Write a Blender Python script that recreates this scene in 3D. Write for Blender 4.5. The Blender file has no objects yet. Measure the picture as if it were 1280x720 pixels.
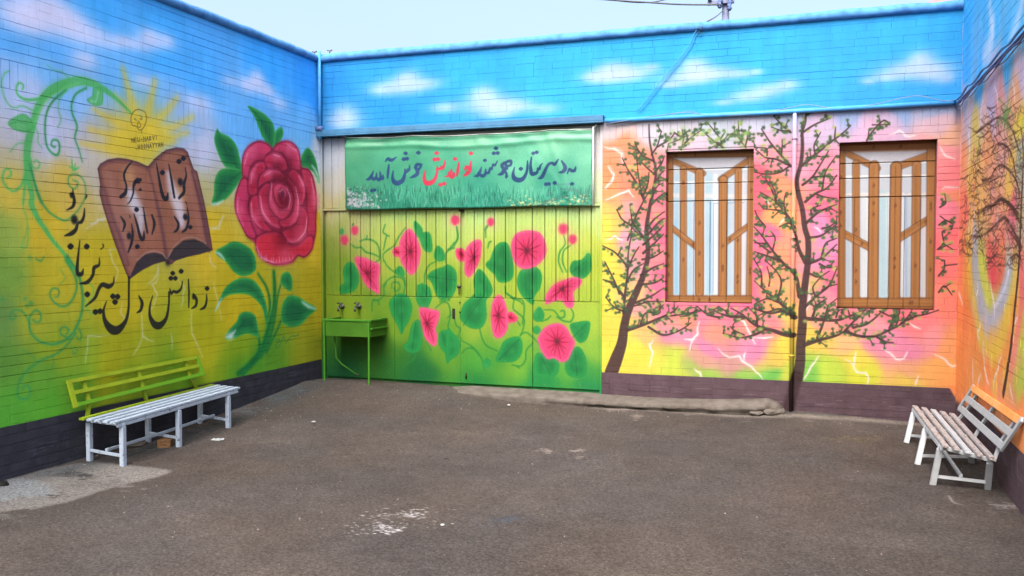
import bpy, bmesh, math, random
import numpy as np
from mathutils import Vector, Matrix
random.seed(11)
rng = np.random.default_rng(11)
S = bpy.context.scene
COL = S.collection

# ------------------------------------------------------------------ camera
FOC, PITCH, YAW = 1089.0, math.radians(-2.27), math.radians(19.22)
CX, CD, CH = 5.747, 9.325, 1.55
cam = bpy.data.cameras.new('camera')
cam.sensor_width = 36.0
cam.lens = 36.0 * FOC / 1280.0
cam.clip_start, cam.clip_end = 0.05, 3000
camo = bpy.data.objects.new('camera', cam)
COL.objects.link(camo)
camo.location = (CX, -CD, CH)
camo.rotation_euler = (math.pi / 2 + PITCH, 0, YAW)
S.camera = camo

# ------------------------------------------------------------------ sky, sun, exposure
SUN_EL, SUN_AZ = math.radians(52), math.radians(183)      # azimuth clockwise from +Y
W = bpy.data.worlds.new('World')
S.world = W
W.use_nodes = True
nt = W.node_tree
bg = nt.nodes['Background']
sky = nt.nodes.new('ShaderNodeTexSky')
sky.sky_type = 'NISHITA'
sky.sun_disc = False
sky.sun_elevation = SUN_EL
sky.sun_rotation = SUN_AZ
sky.dust_density = 9.0
sky.ozone_density = 1.5
sky.air_density = 1.0
nt.links.new(sky.outputs[0], bg.inputs[0])
bg.inputs[1].default_value = 0.15
sl = bpy.data.lights.new('sun', 'SUN')
sl.energy = 1.0
sl.angle = math.radians(38)
sl.color = (1.0, 0.975, 0.94)
so = bpy.data.objects.new('sun', sl)
COL.objects.link(so)
d = Vector((math.sin(SUN_AZ) * math.cos(SUN_EL), math.cos(SUN_AZ) * math.cos(SUN_EL), math.sin(SUN_EL)))
so.rotation_euler = d.to_track_quat('Z', 'Y').to_euler()
so.location = (0, -5, 30)
S.view_settings.view_transform = 'Standard'
S.view_settings.look = 'None'
S.view_settings.gamma = 1
S.view_settings.use_curve_mapping = False
S.view_settings.exposure = 1.75

# ------------------------------------------------------------------ geometry of the yard (metres)
RW = 7.04            # right wall plane x; back wall plane y = 0; left wall plane x = 0
ZB, ZBAND, ZT = 0.246, 3.01, 3.90
GX = 3.54            # gate opening 0..GX
WIN = [(4.23, 5.13, 1.03, 2.63), (5.955, 6.84, 1.0, 2.66)]
COURSE = 0.074

def gz(x, y):
    """height of the yard surface"""
    zb = np.interp(x, [0, 1.7, 2.6, 3.5, 5.0, 5.6, 7.1], [0, -.01, -.10, -.105, -.10, -.055, -.12])
    s = np.clip(-y / 3.2, 0, 1); s = s * s * (3 - 2 * s)
    z = zb * (1 - s) - 0.155 * s
    z = z + 0.06 * np.exp(-((x - 0.5) / 0.6) ** 2 - ((y + 0.35) / 0.3) ** 2)
    return z

def pray(px, py):
    u = (px - 640) / FOC; v = (360 - py) / FOC
    c, s = math.cos(PITCH), math.sin(PITCH)
    y = c - v * s; z = s + v * c
    c, s = math.cos(-YAW), math.sin(-YAW)
    return u * c + y * s, -u * s + y * c, z
def at(px, py, axis, val):
    d = pray(px, py); o = (CX, -CD, CH)
    t = (val - o[axis]) / d[axis]
    return tuple(o[i] + t * d[i] for i in range(3))

# ------------------------------------------------------------------ painting engine: murals are brushed stroke by stroke in wall metres
def cr(pts, n=6, closed=False):
    P = np.array(pts, float)
    if len(P) < 3 and not closed: return P
    if closed: A = np.vstack([P[-1], P, P[0], P[1]])
    else: A = np.vstack([2 * P[0] - P[1], P, 2 * P[-1] - P[-2]])
    out = []
    t = np.linspace(0, 1, n, endpoint=False)[:, None]
    for i in range(1, len(A) - 2):
        a, b, c, e = A[i - 1], A[i], A[i + 1], A[i + 2]
        out.append(0.5 * (2 * b + (c - a) * t + (2 * a - 5 * b + 4 * c - e) * t ** 2 + (3 * b - a - 3 * c + e) * t ** 3))
    out = np.vstack(out)
    if not closed: out = np.vstack([out, P[-1]])
    return out

class Canvas:
    def __init__(s, name, u0, u1, v0, v1, res, plane, depth=0.0):
        s.name, s.u0, s.u1, s.v0, s.v1, s.res = name, u0, u1, v0, v1, res
        s.W = int((u1 - u0) * res); s.H = int((v1 - v0) * res)
        s.img = np.zeros((s.H, s.W, 3), np.float32)
        s.plane, s.depth = plane, depth
    def m(s, p):
        """photo point -> pixel of this wall's canvas (+ local scale)"""
        px, py = p[0], p[1]
        if s.plane == 'L': q = at(px, py, 0, 0.0 - s.depth); u, v = -q[1], q[2]
        elif s.plane == 'R': q = at(px, py, 0, RW + s.depth); u, v = -q[1], q[2]
        elif s.plane == 'G': q = at(px, py, 2, -0.15); u, v = q[0], q[1]
        else: q = at(px, py, 1, s.depth); u, v = q[0], q[2]
        return ((u - s.u0) * s.res, (v - s.v0) * s.res)
    def mp(s, pts): return np.array([s.m(p) for p in pts])
    def scale(s, p):
        a = np.array(s.m(p)); b = np.array(s.m((p[0] + 1, p[1]))); c = np.array(s.m((p[0], p[1] + 1)))
        return math.sqrt(abs((b - a)[0] * (c - a)[1] - (b - a)[1] * (c - a)[0])) + 1e-6
    def box(s, P, pad):
        x0 = max(0, int(P[:, 0].min() - pad)); x1 = min(s.W, int(P[:, 0].max() + pad) + 2)
        y0 = max(0, int(P[:, 1].min() - pad)); y1 = min(s.H, int(P[:, 1].max() + pad) + 2)
        return x0, x1, y0, y1
    def blend(s, bx, a, col):
        x0, x1, y0, y1 = bx
        r = s.img[y0:y1, x0:x1]
        c = np.array(col, np.float32) / 255 if not isinstance(col, np.ndarray) else col
        r += (c - r) * a[..., None]
    def stroke(s, pts, w, col, a=1.0, soft=0.6, smooth=True, clip=None):
        """pts photo px; w one width or list (photo px)"""
        pts = list(pts)
        if np.isscalar(w): w = [w] * len(pts)
        elif len(w) != len(pts): w = list(np.interp(np.linspace(0, 1, len(pts)), np.linspace(0, 1, len(w)), w))
        Q = np.array([[p[0], p[1], ww] for p, ww in zip(pts, w)], float)
        if smooth and len(Q) > 2: Q = cr(Q, 5)
        P = s.mp(Q); sc = s.scale(pts[len(pts) // 2])
        R = np.maximum(Q[:, 2], 0.3) * sc / 2; sf = soft * sc
        bx = s.box(P, R.max() + sf + 2)
        x0, x1, y0, y1 = bx
        if x1 <= x0 or y1 <= y0: return
        A = np.zeros((y1 - y0, x1 - x0), np.float32)
        for i in range(len(P) - 1):
            seg = P[i:i + 2]; pad = max(R[i], R[i + 1]) + sf + 1
            b = s.box(seg, pad)
            if b[1] <= b[0] or b[3] <= b[2]: continue
            X, Y = np.meshgrid(np.arange(b[0], b[1]) + .5, np.arange(b[2], b[3]) + .5)
            d = seg[1] - seg[0]; L = (d * d).sum() + 1e-9
            t = np.clip(((X - seg[0, 0]) * d[0] + (Y - seg[0, 1]) * d[1]) / L, 0, 1)
            D = np.hypot(X - seg[0, 0] - t * d[0], Y - seg[0, 1] - t * d[1]) - (R[i] + t * (R[i + 1] - R[i]))
            al = np.clip(0.5 - D / max(sf, .7) * 0.5 * 1.0, 0, 1)
            al = al * al * (3 - 2 * al)
            sub = A[b[2] - y0:b[3] - y0, b[0] - x0:b[1] - x0]
            np.maximum(sub, al, out=sub)
        s.blend(bx, A * a, col)
    def mask(s, pts, soft, smooth=True, n=6):
        Q = cr(pts, n, True) if smooth else np.array(pts, float)
        P = s.mp(Q); sc = s.scale(pts[0]); sf = max(soft * sc, .8)
        bx = s.box(P, sf + 2); x0, x1, y0, y1 = bx
        if x1 <= x0 or y1 <= y0: return None
        X, Y = np.meshgrid(np.arange(x0, x1) + .5, np.arange(y0, y1) + .5)
        ins = np.zeros(X.shape, bool); D = np.full(X.shape, 1e9, np.float32)
        for i in range(len(P)):
            a, b = P[i], P[(i + 1) % len(P)]
            if abs(a[1] - b[1]) > 1e-9:
                c = ((a[1] > Y) != (b[1] > Y)) & (X < (b[0] - a[0]) * (Y - a[1]) / (b[1] - a[1]) + a[0])
                ins ^= c
            d = b - a; L = (d * d).sum() + 1e-9
            t = np.clip(((X - a[0]) * d[0] + (Y - a[1]) * d[1]) / L, 0, 1)
            np.minimum(D, np.hypot(X - a[0] - t * d[0], Y - a[1] - t * d[1]), out=D)
        sd = np.where(ins, -D, D)
        al = np.clip(0.5 - sd / sf * .5, 0, 1)
        return bx, al * al * (3 - 2 * al), -sd / sc, X, Y
    def poly(s, pts, col, soft=.7, a=1.0, smooth=True, rim=None, rimw=2.0, rima=.7, dark=None, darkw=6.0):
        """filled brushed shape; rim = lighter band just inside the edge, dark = colour towards the middle"""
        r = s.mask(pts, soft, smooth)
        if r is None: return
        bx, al, dist, X, Y = r
        s.blend(bx, al * a, col)
        if dark is not None:
            s.blend(bx, al * a * np.clip(dist / darkw, 0, 1) ** 1.2, dark)
        if rim is not None:
            s.blend(bx, al * rima * np.clip(1 - dist / rimw, 0, 1), rim)
    def blob(s, p, r, col, a=1.0, sx=1.0, hard=1.0):
        q = s.m(p); sc = s.scale(p); R = r * sc; Rx = R * sx
        bx = s.box(np.array([q]), max(R, Rx) * 2.2)
        x0, x1, y0, y1 = bx
        if x1 <= x0 or y1 <= y0: return
        X, Y = np.meshgrid(np.arange(x0, x1) + .5, np.arange(y0, y1) + .5)
        d2 = ((X - q[0]) / Rx) ** 2 + ((Y - q[1]) / R) ** 2
        s.blend(bx, (np.exp(-d2 ** hard) * a).astype(np.float32), col)
    def field(s, ctrl, box=None, k=2.0, eps=.02, step=6, extra=()):
        """smooth sprayed background through sample colours that keep their light and shade; box in wall metres"""
        P = s.mp([(c[0], c[1]) for c in ctrl]) / s.res
        C = np.array([c[2] for c in ctrl], float) / 255
        if extra:
            P = np.vstack([P, [(e[0] - s.u0, e[1] - s.v0) for e in extra]]); C = np.vstack([C, np.array([e[2] for e in extra], float) / 255])
        u0, u1, v0, v1 = box or (s.u0, s.u1, s.v0, s.v1)
        x0, x1 = int(max(0, (u0 - s.u0) * s.res)), int(min(s.W, (u1 - s.u0) * s.res))
        y0, y1 = int(max(0, (v0 - s.v0) * s.res)), int(min(s.H, (v1 - s.v0) * s.res))
        gx = np.arange(x0, x1 + step, step); gy = np.arange(y0, y1 + step, step)
        X, Y = np.meshgrid(gx / s.res, gy / s.res)
        wob = vnoise(X.shape, 9, rng) * .09
        wob2 = vnoise(X.shape, 9, rng) * .09
        num = np.zeros(X.shape + (3,)); den = np.zeros(X.shape)
        for p, c in zip(P, C):
            w = 1 / ((X + wob - p[0]) ** 2 + (Y + wob2 - p[1]) ** 2 + eps) ** k
            num += w[..., None] * c; den += w
        G = num / den[..., None]
        xi = (np.arange(x0, x1) - x0) / step; yi = (np.arange(y0, y1) - y0) / step
        xf = xi.astype(int); yf = yi.astype(int); fx = (xi - xf)[None, :, None]; fy = (yi - yf)[:, None, None]
        a = G[yf][:, xf] * (1 - fx) + G[yf][:, xf + 1] * fx
        b = G[yf + 1][:, xf] * (1 - fx) + G[yf + 1][:, xf + 1] * fx
        s.img[y0:y1, x0:x1] = a * (1 - fy) + b * fy
    def bolt(s, pts, w=1.8, a=.75, col=(245, 240, 245)):
        P = [pts[0]]
        for p in pts[1:]:
            q = P[-1]; P.append(((p[0] + q[0]) / 2 + random.uniform(-1.5, 1.5), (p[1] + q[1]) / 2 + random.uniform(-1.5, 1.5))); P.append(p)
        s.stroke(P, [w * .3, w, w, w * .4], col, a * .35, soft=4, smooth=False)
        s.stroke(P, [w * .3, w, w, w * .4], col, a, soft=1.0, smooth=False)
    def image(s, gain=1.0, cap=.93, sat=1.0, lift=.004):
        """photo-like sRGB -> paint colour (linear gain) -> bpy image"""
        v = np.clip(s.img, 0, 1)
        lin = np.where(v <= .04045, v / 12.92, ((v + .055) / 1.055) ** 2.4) * gain
        lum = (lin * np.array((.25, .65, .1))).sum(-1, keepdims=True)
        lin = lum + (lin - lum) * sat + lift * gain
        g = np.clip(rng.normal(0, 1, lin.shape[:2]), -2, 2)[..., None] * .025
        lin = np.clip(lin * (1 + g), 0.004, cap)
        srgb = np.where(lin <= .0031308, lin * 12.92, 1.055 * lin ** (1 / 2.4) - .055)
        im = bpy.data.images.new(s.name, s.W, s.H, alpha=False)
        out = np.ones((s.H, s.W, 4), np.float32); out[..., :3] = srgb
        im.pixels.foreach_set(out.ravel()); im.update(); im.pack()
        return im

def vnoise(shape, cell, r):
    """smooth value noise -1..1"""
    h, w = shape; gh, gw = h // cell + 3, w // cell + 3
    g = r.uniform(-1, 1, (gh, gw))
    y = np.arange(h) / cell; x = np.arange(w) / cell
    yi = y.astype(int); xi = x.astype(int); fy = (y - yi)[:, None]; fx = (x - xi)[None]
    fy = fy * fy * (3 - 2 * fy); fx = fx * fx * (3 - 2 * fx)
    a = g[yi][:, xi] * (1 - fx) + g[yi][:, xi + 1] * fx
    b = g[yi + 1][:, xi] * (1 - fx) + g[yi + 1][:, xi + 1] * fx
    return a * (1 - fy) + b * fy

def Z(x0, y0, k):
    """pairs measured on an enlargement of the photo -> photo points"""
    def f(*a):
        return [(x0 + a[i] / k, y0 + a[i + 1] / k) for i in range(0, len(a), 2)]
    return f
# ================================================================== LEFT WALL MURAL
CL = Canvas('left_wall_paint', 0.0, 9.0, -0.5, 4.1, 200, 'L')
def paint_left():
    c = CL
    c.field([(30, 5, (88, 165, 235)), (200, 55, (62, 160, 240)), (330, 95, (52, 155, 236)), (388, 110, (48, 148, 228)), (10, 60, (80, 160, 228)),  # sprayed colours, with the dimmer light low on this wall baked in
             (120, 25, (62, 160, 240)), (60, 60, (80, 160, 230)), (250, 90, (70, 160, 236)), (150, 90, (95, 168, 230)), (60, 88, (105, 168, 222)),
             (5, 90, (135, 172, 218)), (30, 125, (160, 178, 215)), (100, 112, (120, 170, 220)), (200, 125, (105, 168, 225)), (220, 155, (135, 170, 215)), (300, 130, (95, 165, 228)),
             (60, 170, (168, 176, 208)), (250, 190, (172, 178, 206)), (400, 195, (172, 188, 208)), (385, 160, (95, 165, 222)), (340, 150, (95, 160, 220)), (20, 170, (170, 172, 185)),
             (15, 200, (168, 162, 130)), (15, 235, (184, 165, 60)), (100, 195, (168, 172, 195)), (90, 228, (188, 162, 62)), (110, 215, (172, 165, 150)), (250, 245, (164, 158, 110)),
             (400, 235, (188, 182, 150)), (400, 285, (188, 162, 38)), (260, 290, (188, 162, 36)), (60, 280, (183, 160, 40)), (120, 330, (173, 158, 32)),
             (150, 380, (168, 155, 28)), (300, 380, (170, 155, 25)), (400, 380, (154, 143, 25)), (250, 430, (151, 151, 22)), (60, 340, (168, 158, 36)),
             (5, 290, (134, 158, 68)), (5, 340, (106, 144, 57)), (8, 400, (90, 132, 66)), (10, 450, (80, 130, 50)), (40, 400, (145, 151, 38)), (60, 440, (128, 149, 32)),
             (45, 480, (85, 138, 44)), (20, 515, (70, 145, 45)), (150, 450, (143, 147, 20)), (90, 490, (90, 142, 40)), (170, 475, (112, 136, 28)), (300, 455, (112, 144, 25)),
             (395, 440, (125, 136, 27)), (330, 462, (75, 130, 34)), (230, 470, (95, 138, 30)), (60, 515, (75, 148, 40)), (2, 520, (72, 146, 44))], k=2.4,
            extra=[(u, v + .12 * math.sin(u * 2.1), col) for u in np.arange(4.9, 9.2, .45) for v, col in ((4.0, (70, 158, 238)), (3.5, (72, 160, 238)), (3.1, (100, 168, 228)), (2.75, (152, 174, 216)), (2.4, (166, 172, 196)), (2.05, (170, 160, 110)), (1.7, (178, 162, 46)), (1.3, (168, 154, 40)), (.95, (130, 146, 50)), (.6, (90, 142, 44)), (.3, (72, 146, 44)))])
    # painted clouds
    for (x, y, r, a, sx) in [(35, 14, 16, .55, 2.2), (70, 12, 18, .6, 1.5), (85, 30, 16, .65, 2.0), (110, 42, 12, .5, 2.4), (55, 22, 14, .45, 2.6), (30, 30, 12, .3, 3), (140, 55, 8, .3, 2.5),
                             (185, 47, 11, .6, 1.4), (205, 52, 8, .5, 2.0), (170, 55, 7, .4, 2.6), (150, 50, 7, .35, 2.4), (100, 72, 8, .35, 3),
                             (320, 100, 9, .6, 1.3), (310, 108, 7, .5, 2.4), (330, 113, 7, .5, 2.0), (350, 128, 6, .3, 2.2), (285, 102, 6, .3, 2.2), (250, 130, 10, .35, 3), (175, 100, 8, .3, 3)]:
        for k in range(5):
            c.blob((x + random.uniform(-r, r) * .8 * sx * .6, y + random.uniform(-r, r) * .45), r * random.uniform(.6, 1.15), (198, 200, 230), min(1, a * .62), sx=min(sx, 2))
    # sunburst
    yel = (196, 170, 44)
    c.blob((175, 170), 40, yel, .75, 1.1, 1.3)
    R5 = Z(110, 80, 5.14)
    for ray, w in [(R5(330, 420, 270, 200, 225, 30), [16, 8, 3]), (R5(350, 420, 400, 250, 430, 110), [14, 8, 4]), (R5(380, 420, 500, 310, 570, 220), [14, 8, 4]),
                   (R5(400, 440, 560, 400, 670, 340), [14, 7, 4]), (R5(300, 420, 140, 350, 40, 290), [16, 8, 3]), (R5(280, 470, 120, 450, 10, 420), [18, 7, 4]),
                   (R5(280, 540, 120, 540, -40, 510), [24, 9, 4]), (R5(430, 470, 540, 470, 640, 440), [10, 5, 3]), (R5(320, 400, 250, 280, 170, 200), [8, 5, 2])]:
        c.stroke(ray, [x * 1.3 for x in w], yel, .45, soft=9); c.stroke(ray, [x * .8 for x in w], (200, 176, 50), .5, soft=4)
    c.poly(R5(130, 560, 250, 590, 380, 650, 480, 540, 560, 500, 470, 440, 300, 420, 150, 470), (192, 172, 50), soft=8, a=.75)
    # small painted head and line of letters under it
    ink = (72, 62, 40)
    c.stroke(R5(330, 292, 365, 310, 375, 360, 355, 410, 330, 425, 310, 400, 282, 390, 276, 340, 300, 300, 330, 292), .9, ink, .9, soft=.5)
    c.stroke(R5(338, 335, 348, 345, 342, 358, 333, 350), .8, ink, .85); c.stroke(R5(296, 355, 306, 352, 310, 366), .8, ink, .85)
    c.stroke(R5(325, 365, 318, 395, 330, 408, 338, 395, 330, 372), .9, ink, .85); c.stroke(R5(344, 428, 344, 444), .8, ink, .8)
    def letters(p0, p1, word):
        n = len(word); dx = (p1[0] - p0[0]) / n; dy = (p1[1] - p0[1]) / n
        G = {'N': [(0, 1, 0, 0, .7, 1, .7, 0)], 'E': [(.6, 0, 0, 0, 0, 1, .6, 1), (0, .5, .5, .5)], 'U': [(0, 0, 0, .8, .35, 1, .7, .8, .7, 0)], '-': [(.1, .5, .6, .5)],
             'A': [(0, 1, .35, 0, .7, 1), (.15, .6, .55, .6)], 'B': [(0, 0, 0, 1, .6, .8, .1, .5, .5, .2, 0, 0)], 'V': [(0, 0, .35, 1, .7, 0)], 'I': [(.3, 0, .3, 1)],
             'S': [(.6, .1, .1, .15, .55, .75, 0, .95)], 'H': [(0, 0, 0, 1), (0, .5, .6, .5), (.6, 0, .6, 1)], 'O': [(.3, 0, .6, .5, .3, 1, 0, .5, .3, 0)], 'R': [(0, 1, 0, 0, .6, .2, .1, .5, .6, 1)],
             'M': [(0, 1, 0, 0, .35, .6, .7, 0, .7, 1)], 'K': [(0, 0, 0, 1), (.6, 0, 0, .5, .6, 1)], 'Y': [(0, 0, .35, .5), (.7, 0, .35, .5, .3, 1)], 'P': [(0, 1, 0, 0, .6, .2, .05, .5)], '.': [(.3, .9, .35, 1)], 'D': [(0, 0, 0, 1, .6, .6, .5, .1, 0, 0)]}
        for i, ch in enumerate(word):
            for g in G.get(ch, []):
                c.stroke([(p0[0] + dx * i + g[j] * dx * .95, p0[1] + dy * i + (g[j + 1] - .5) * 5.2) for j in range(0, len(g), 2)], .85, ink, .9, soft=.4, smooth=False)
    letters((164.5, 175.5), (198, 171.5), 'NEU-NABVI'); letters((169, 184), (205, 180.5), '.HOONAYYAN')
    # ---------- vine
    g1, g2 = (70, 160, 85), (45, 130, 75)
    A, B, D = Z(0, 80, 4), Z(0, 200, 6), Z(0, 320, 4)
    def vine(p, w, a=.85, col=g1, soft=1.6):
        c.stroke(p, [x * 1.5 for x in (w if not np.isscalar(w) else [w, w])], col, a * .3, soft=4)
        c.stroke(p, w, col, a, soft=soft * .75)
    vine(A(655, 245, 600, 190, 540, 140, 470, 100, 400, 85, 330, 100, 260, 130, 210, 178, 182, 240, 165, 300, 148, 360, 137, 420, 135, 500, 142, 570, 160, 660) + B(235, 330, 280, 430, 340, 520, 400, 610, 470, 690) + D(360, 60),
         [3, 5, 8, 10, 12, 11, 9, 9, 9, 10, 9, 8, 7, 7, 6, 5, 4.5, 3.5])
    vine(A(140, 470, 130, 560, 120, 650, 115, 700), [5, 4, 3, 2], .8)
    vine(A(150, 500, 175, 600, 205, 690), [3, 3, 3], .8, g2)
    c.stroke(A(400, 95, 300, 130, 220, 200, 180, 290), [2, 4, 4, 2], (105, 185, 110), .5, soft=2)
    vine(A(330, 95, 250, 150, 190, 175, 130, 178, 90, 155, 82, 120, 95, 95, 115, 105, 112, 128), [4, 4, 3.5, 3, 2.4, 2.2, 2, 2, 1.6])
    vine(A(185, 225, 160, 230, 130, 215, 100, 210, 80, 218, 50, 210, 20, 160, 8, 100, 20, 50, 45, 35), [1.6], .65)
    vine(A(330, 130, 270, 180, 235, 240, 225, 320, 232, 400, 255, 440, 285, 455, 298, 425, 290, 385, 262, 382, 258, 408, 275, 415), [2.6, 2.4, 2.2, 2.2, 2.2, 2.4, 2.4, 2, 2, 2], .9, g2)
    vine(A(430, 120, 380, 150, 358, 200, 362, 250, 385, 310, 375, 370, 395, 430, 412, 490), [2.6, 2.4, 2.4, 2.4, 2.4, 2, 1.6, 1], .85, g2)
    vine(A(330, 130, 295, 180, 292, 230, 305, 275, 290, 315), [1.2], .6); vine(A(345, 70, 310, 40, 270, 30, 235, 5), [2, 1.6, 1.2, .8], .5)
    c.poly(A(40, 295, 75, 265, 120, 250, 155, 280, 165, 320, 130, 340, 90, 335, 60, 320), g1, soft=1.5, a=.85, rim=g2, rimw=1.5); c.stroke(A(50, 300, 90, 290, 140, 300), 1, g2, .7)
    c.poly(A(435, 180, 460, 160, 470, 120, 510, 125, 510, 200, 470, 205), g1, soft=1.2, a=.85, rim=g2, rimw=1.2)
    c.stroke(A(455, 185, 480, 185, 490, 140), 2.5, (130, 195, 150), .6, soft=1.5)
    vine(A(170, 310, 190, 345, 190, 390, 210, 420), [2, 1.4, 1.2, .8], .6); vine(A(130, 395, 85, 400, 50, 440), [1.6, 1.4, 1], .6)
    vine(A(125, 560, 105, 610, 65, 635, 30, 610, 12, 570, 25, 530, 50, 530, 55, 555, 35, 570), [3.5, 3, 2.6, 2.4, 2.2, 2, 2, 2, 1.6], .8)
    vine(A(150, 470, 165, 515, 190, 520, 198, 495, 180, 480, 170, 495), [2, 2, 2, 1.8, 1.6, 1.4], .7)
    vine(B(230, 60, 260, 180, 310, 310, 380, 400, 470, 450, 520, 440, 590, 370, 640, 270, 630, 160, 570, 105, 515, 130, 520, 190, 560, 215, 585, 170, 545, 150), [2.2, 2.4, 2.4, 2.2, 2, 1.6, 1.4, 1.4, 1.4, 1.6, 1.6, 1.6, 1.5, 1.4, 1.2], .75, g2)
    for q in (B(540, 0, 545, 80), B(520, 50, 570, 70), B(590, 55, 560, 75), B(565, 30, 560, 80)): c.stroke(q, [2, 3.2, 2], g1, .8, soft=1.2)
    vine(B(180, 300, 175, 360, 205, 450, 195, 560, 160, 650, 205, 640, 215, 500), [1.6], .55)
    # lower scrolls
    vine(D(330, 20, 375, 100, 382, 170, 350, 235, 310, 252, 268, 228, 250, 190, 265, 162, 293, 170, 292, 200, 275, 205), [4, 3.5, 3, 2.6, 2.4, 2.2, 2, 2, 1.8, 1.6, 1.4], .7, g2)
    vine(D(335, 0, 390, 90, 413, 190, 408, 280, 380, 360, 335, 415, 270, 440, 205, 430, 162, 395, 147, 350, 152, 300, 178, 272, 203, 290, 200, 325, 180, 332, 165, 318), [4, 4, 3.5, 3.5, 3.2, 3, 3, 2.6, 2.4, 2.4, 2.2, 2, 2, 2, 1.8, 1.6], .8, g2)
    vine(D(378, 385, 335, 445, 280, 490, 210, 520, 150, 560, 105, 610, 88, 670, 100, 712, 138, 710, 152, 675, 132, 645, 114, 668), [2.6, 2.4, 2.2, 2.2, 2.2, 2.2, 2.2, 2, 2, 1.8, 1.6], .8, g2)
    vine(D(150, 340, 120, 285, 80, 268, 52, 290, 58, 318, 82, 305, 70, 290), [2, 2, 1.8, 1.8, 1.6, 1.4, 1.4], .7, g2)
    vine(D(345, 410, 310, 395, 302, 368, 325, 355, 345, 372, 330, 390), [2, 2, 1.8, 1.8, 1.6], .75, g2); vine(D(395, 365, 408, 395, 400, 420, 385, 405), [2.2, 2, 1.6], .7, g2)
    vine(D(355, 455, 372, 490, 386, 465, 368, 455), [1.4], .6, g2); vine(D(265, 505, 268, 540, 255, 575), [1.4, 1], .5, g2); vine(D(120, 470, 150, 490, 180, 520), [1.2], .45, g2)
    vine(D(300, 60, 325, 110, 300, 140), [1.2], .4, g2); vine(D(420, 210, 440, 270, 465, 290), [2.2, 2, 1.5], .5)
    vine(D(440, 130, 470, 170, 450, 220), [1.8], .5); vine(D(180, 15, 205, 25, 220, 5), [1.6], .7, g2)
    for x, y in ((125, 215), (150, 235), (160, 240), (135, 250), (150, 10), (10, 215)): c.blob(D(x, y)[0], 2.6, g2, .6)
    # ---------- lightning lines
    for q in (A(720, 640, 800, 650), B(640, 520, 700, 480, 740, 450, 790, 440), Z(110, 170, 4)(10, 440, 60, 415, 90, 410), Z(110, 170, 4)(610, 470, 650, 450, 680, 400), Z(110, 170, 4)(350, 640, 340, 700, 300, 740),
              Z(70, 270, 4.5)(575, 290, 570, 360, 540, 385, 570, 440, 550, 500, 520, 540), Z(70, 270, 4.5)(690, 360, 725, 400, 715, 480, 705, 520), Z(70, 270, 4.5)(370, 470, 365, 540, 385, 570, 372, 600),
              Z(70, 270, 4.5)(860, 210, 870, 260, 900, 290), Z(0, 240, 3)(720, 440, 720, 530, 760, 620), Z(0, 240, 3)(320, 640, 330, 540, 410, 535), Z(0, 240, 3)(530, 440, 535, 540, 575, 560), Z(0, 240, 3)(640, 530, 645, 590), Z(0, 240, 3)(535, 540, 500, 610),
              Z(260, 230, 4.8)(5, 260, 70, 270, 90, 190), Z(70, 270, 4.5)(330, 380, 350, 310, 300, 190, 340, 185), Z(0, 240, 3)(800, 340, 830, 480)):
        c.bolt(q, 1.7, .42, (190, 198, 205))
    # ---------- open book
    K = Z(110, 170, 4)
    out = K(50, 165, 62, 142, 100, 120, 150, 112, 200, 118, 250, 132, 300, 155, 340, 110, 390, 72, 440, 60, 480, 65, 497, 82, 528, 168, 545, 180, 580, 330, 608, 480, 622, 570, 560, 590, 500, 602, 440, 622, 420, 640, 395, 640, 385, 625, 330, 640, 270, 670, 205, 718, 170, 630, 130, 520, 90, 400, 60, 290, 62, 240)
    c.poly(out, (134, 86, 70), soft=1, smooth=False, rim=(74, 42, 58), rimw=6, rima=.75)
    c.blob(K(215, 330)[0], 15, (176, 150, 140), .7, .9); c.blob(K(205, 200)[0], 10, (186, 146, 96), .6); c.blob(K(450, 300)[0], 12, (186, 146, 100), .6); c.blob(K(300, 430)[0], 12, (160, 112, 92), .4)
    c.stroke(K(215, 290, 235, 340, 262, 400, 262, 470), [12, 15, 12, 8], (190, 192, 210), .75, soft=5); c.stroke(K(400, 190, 425, 280, 455, 360, 470, 440), [5, 13, 15, 9], (195, 192, 212), .75, soft=5)
    c.stroke(K(105, 200, 140, 350, 190, 520, 230, 600), [10, 12, 12, 8], (150, 108, 100), .5, soft=6); c.stroke(K(500, 180, 530, 330, 560, 480), [8, 10, 8], (152, 100, 92), .5, soft=5)
    c.stroke(K(80, 260, 120, 400, 165, 520, 200, 640), [4, 5, 5, 4], (92, 60, 72), .7, soft=3); c.stroke(K(302, 158, 330, 270, 362, 420, 392, 600), [2, 3, 5, 5], (92, 58, 66), .85, soft=2.2)
    c.stroke(K(520, 180, 560, 330, 590, 480, 605, 570), [3, 5, 6, 5], (82, 50, 64), .8, soft=2)
    c.stroke(K(50, 165, 62, 142, 100, 120, 150, 112, 200, 118, 250, 132, 300, 155, 340, 110, 390, 72, 440, 60, 480, 65, 497, 82, 528, 168, 545, 180, 580, 330, 608, 480, 622, 570), 1.3, (70, 42, 52), .85, soft=.8, smooth=False)
    c.stroke(K(50, 165, 62, 240, 60, 290, 90, 400, 130, 520, 170, 630, 205, 718), 1.2, (70, 42, 52), .8, soft=.8)
    c.poly(K(395, 620, 372, 592, 330, 582, 285, 592, 242, 632, 205, 716, 270, 670, 330, 640, 385, 625), (50, 44, 50), soft=1, smooth=False)
    c.poly(K(398, 612, 428, 562, 480, 522, 530, 515, 580, 535, 618, 572, 560, 590, 500, 602, 430, 625), (52, 46, 52), soft=1, smooth=False)
    c.stroke(K(245, 620, 290, 585, 335, 576, 372, 588, 396, 612, 428, 556, 480, 512, 535, 508, 590, 535), 1.4, (150, 118, 112), .8, soft=.8); c.blob(K(400, 632)[0], 4, (40, 36, 42), 1)
    ink = (28, 28, 40)
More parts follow.
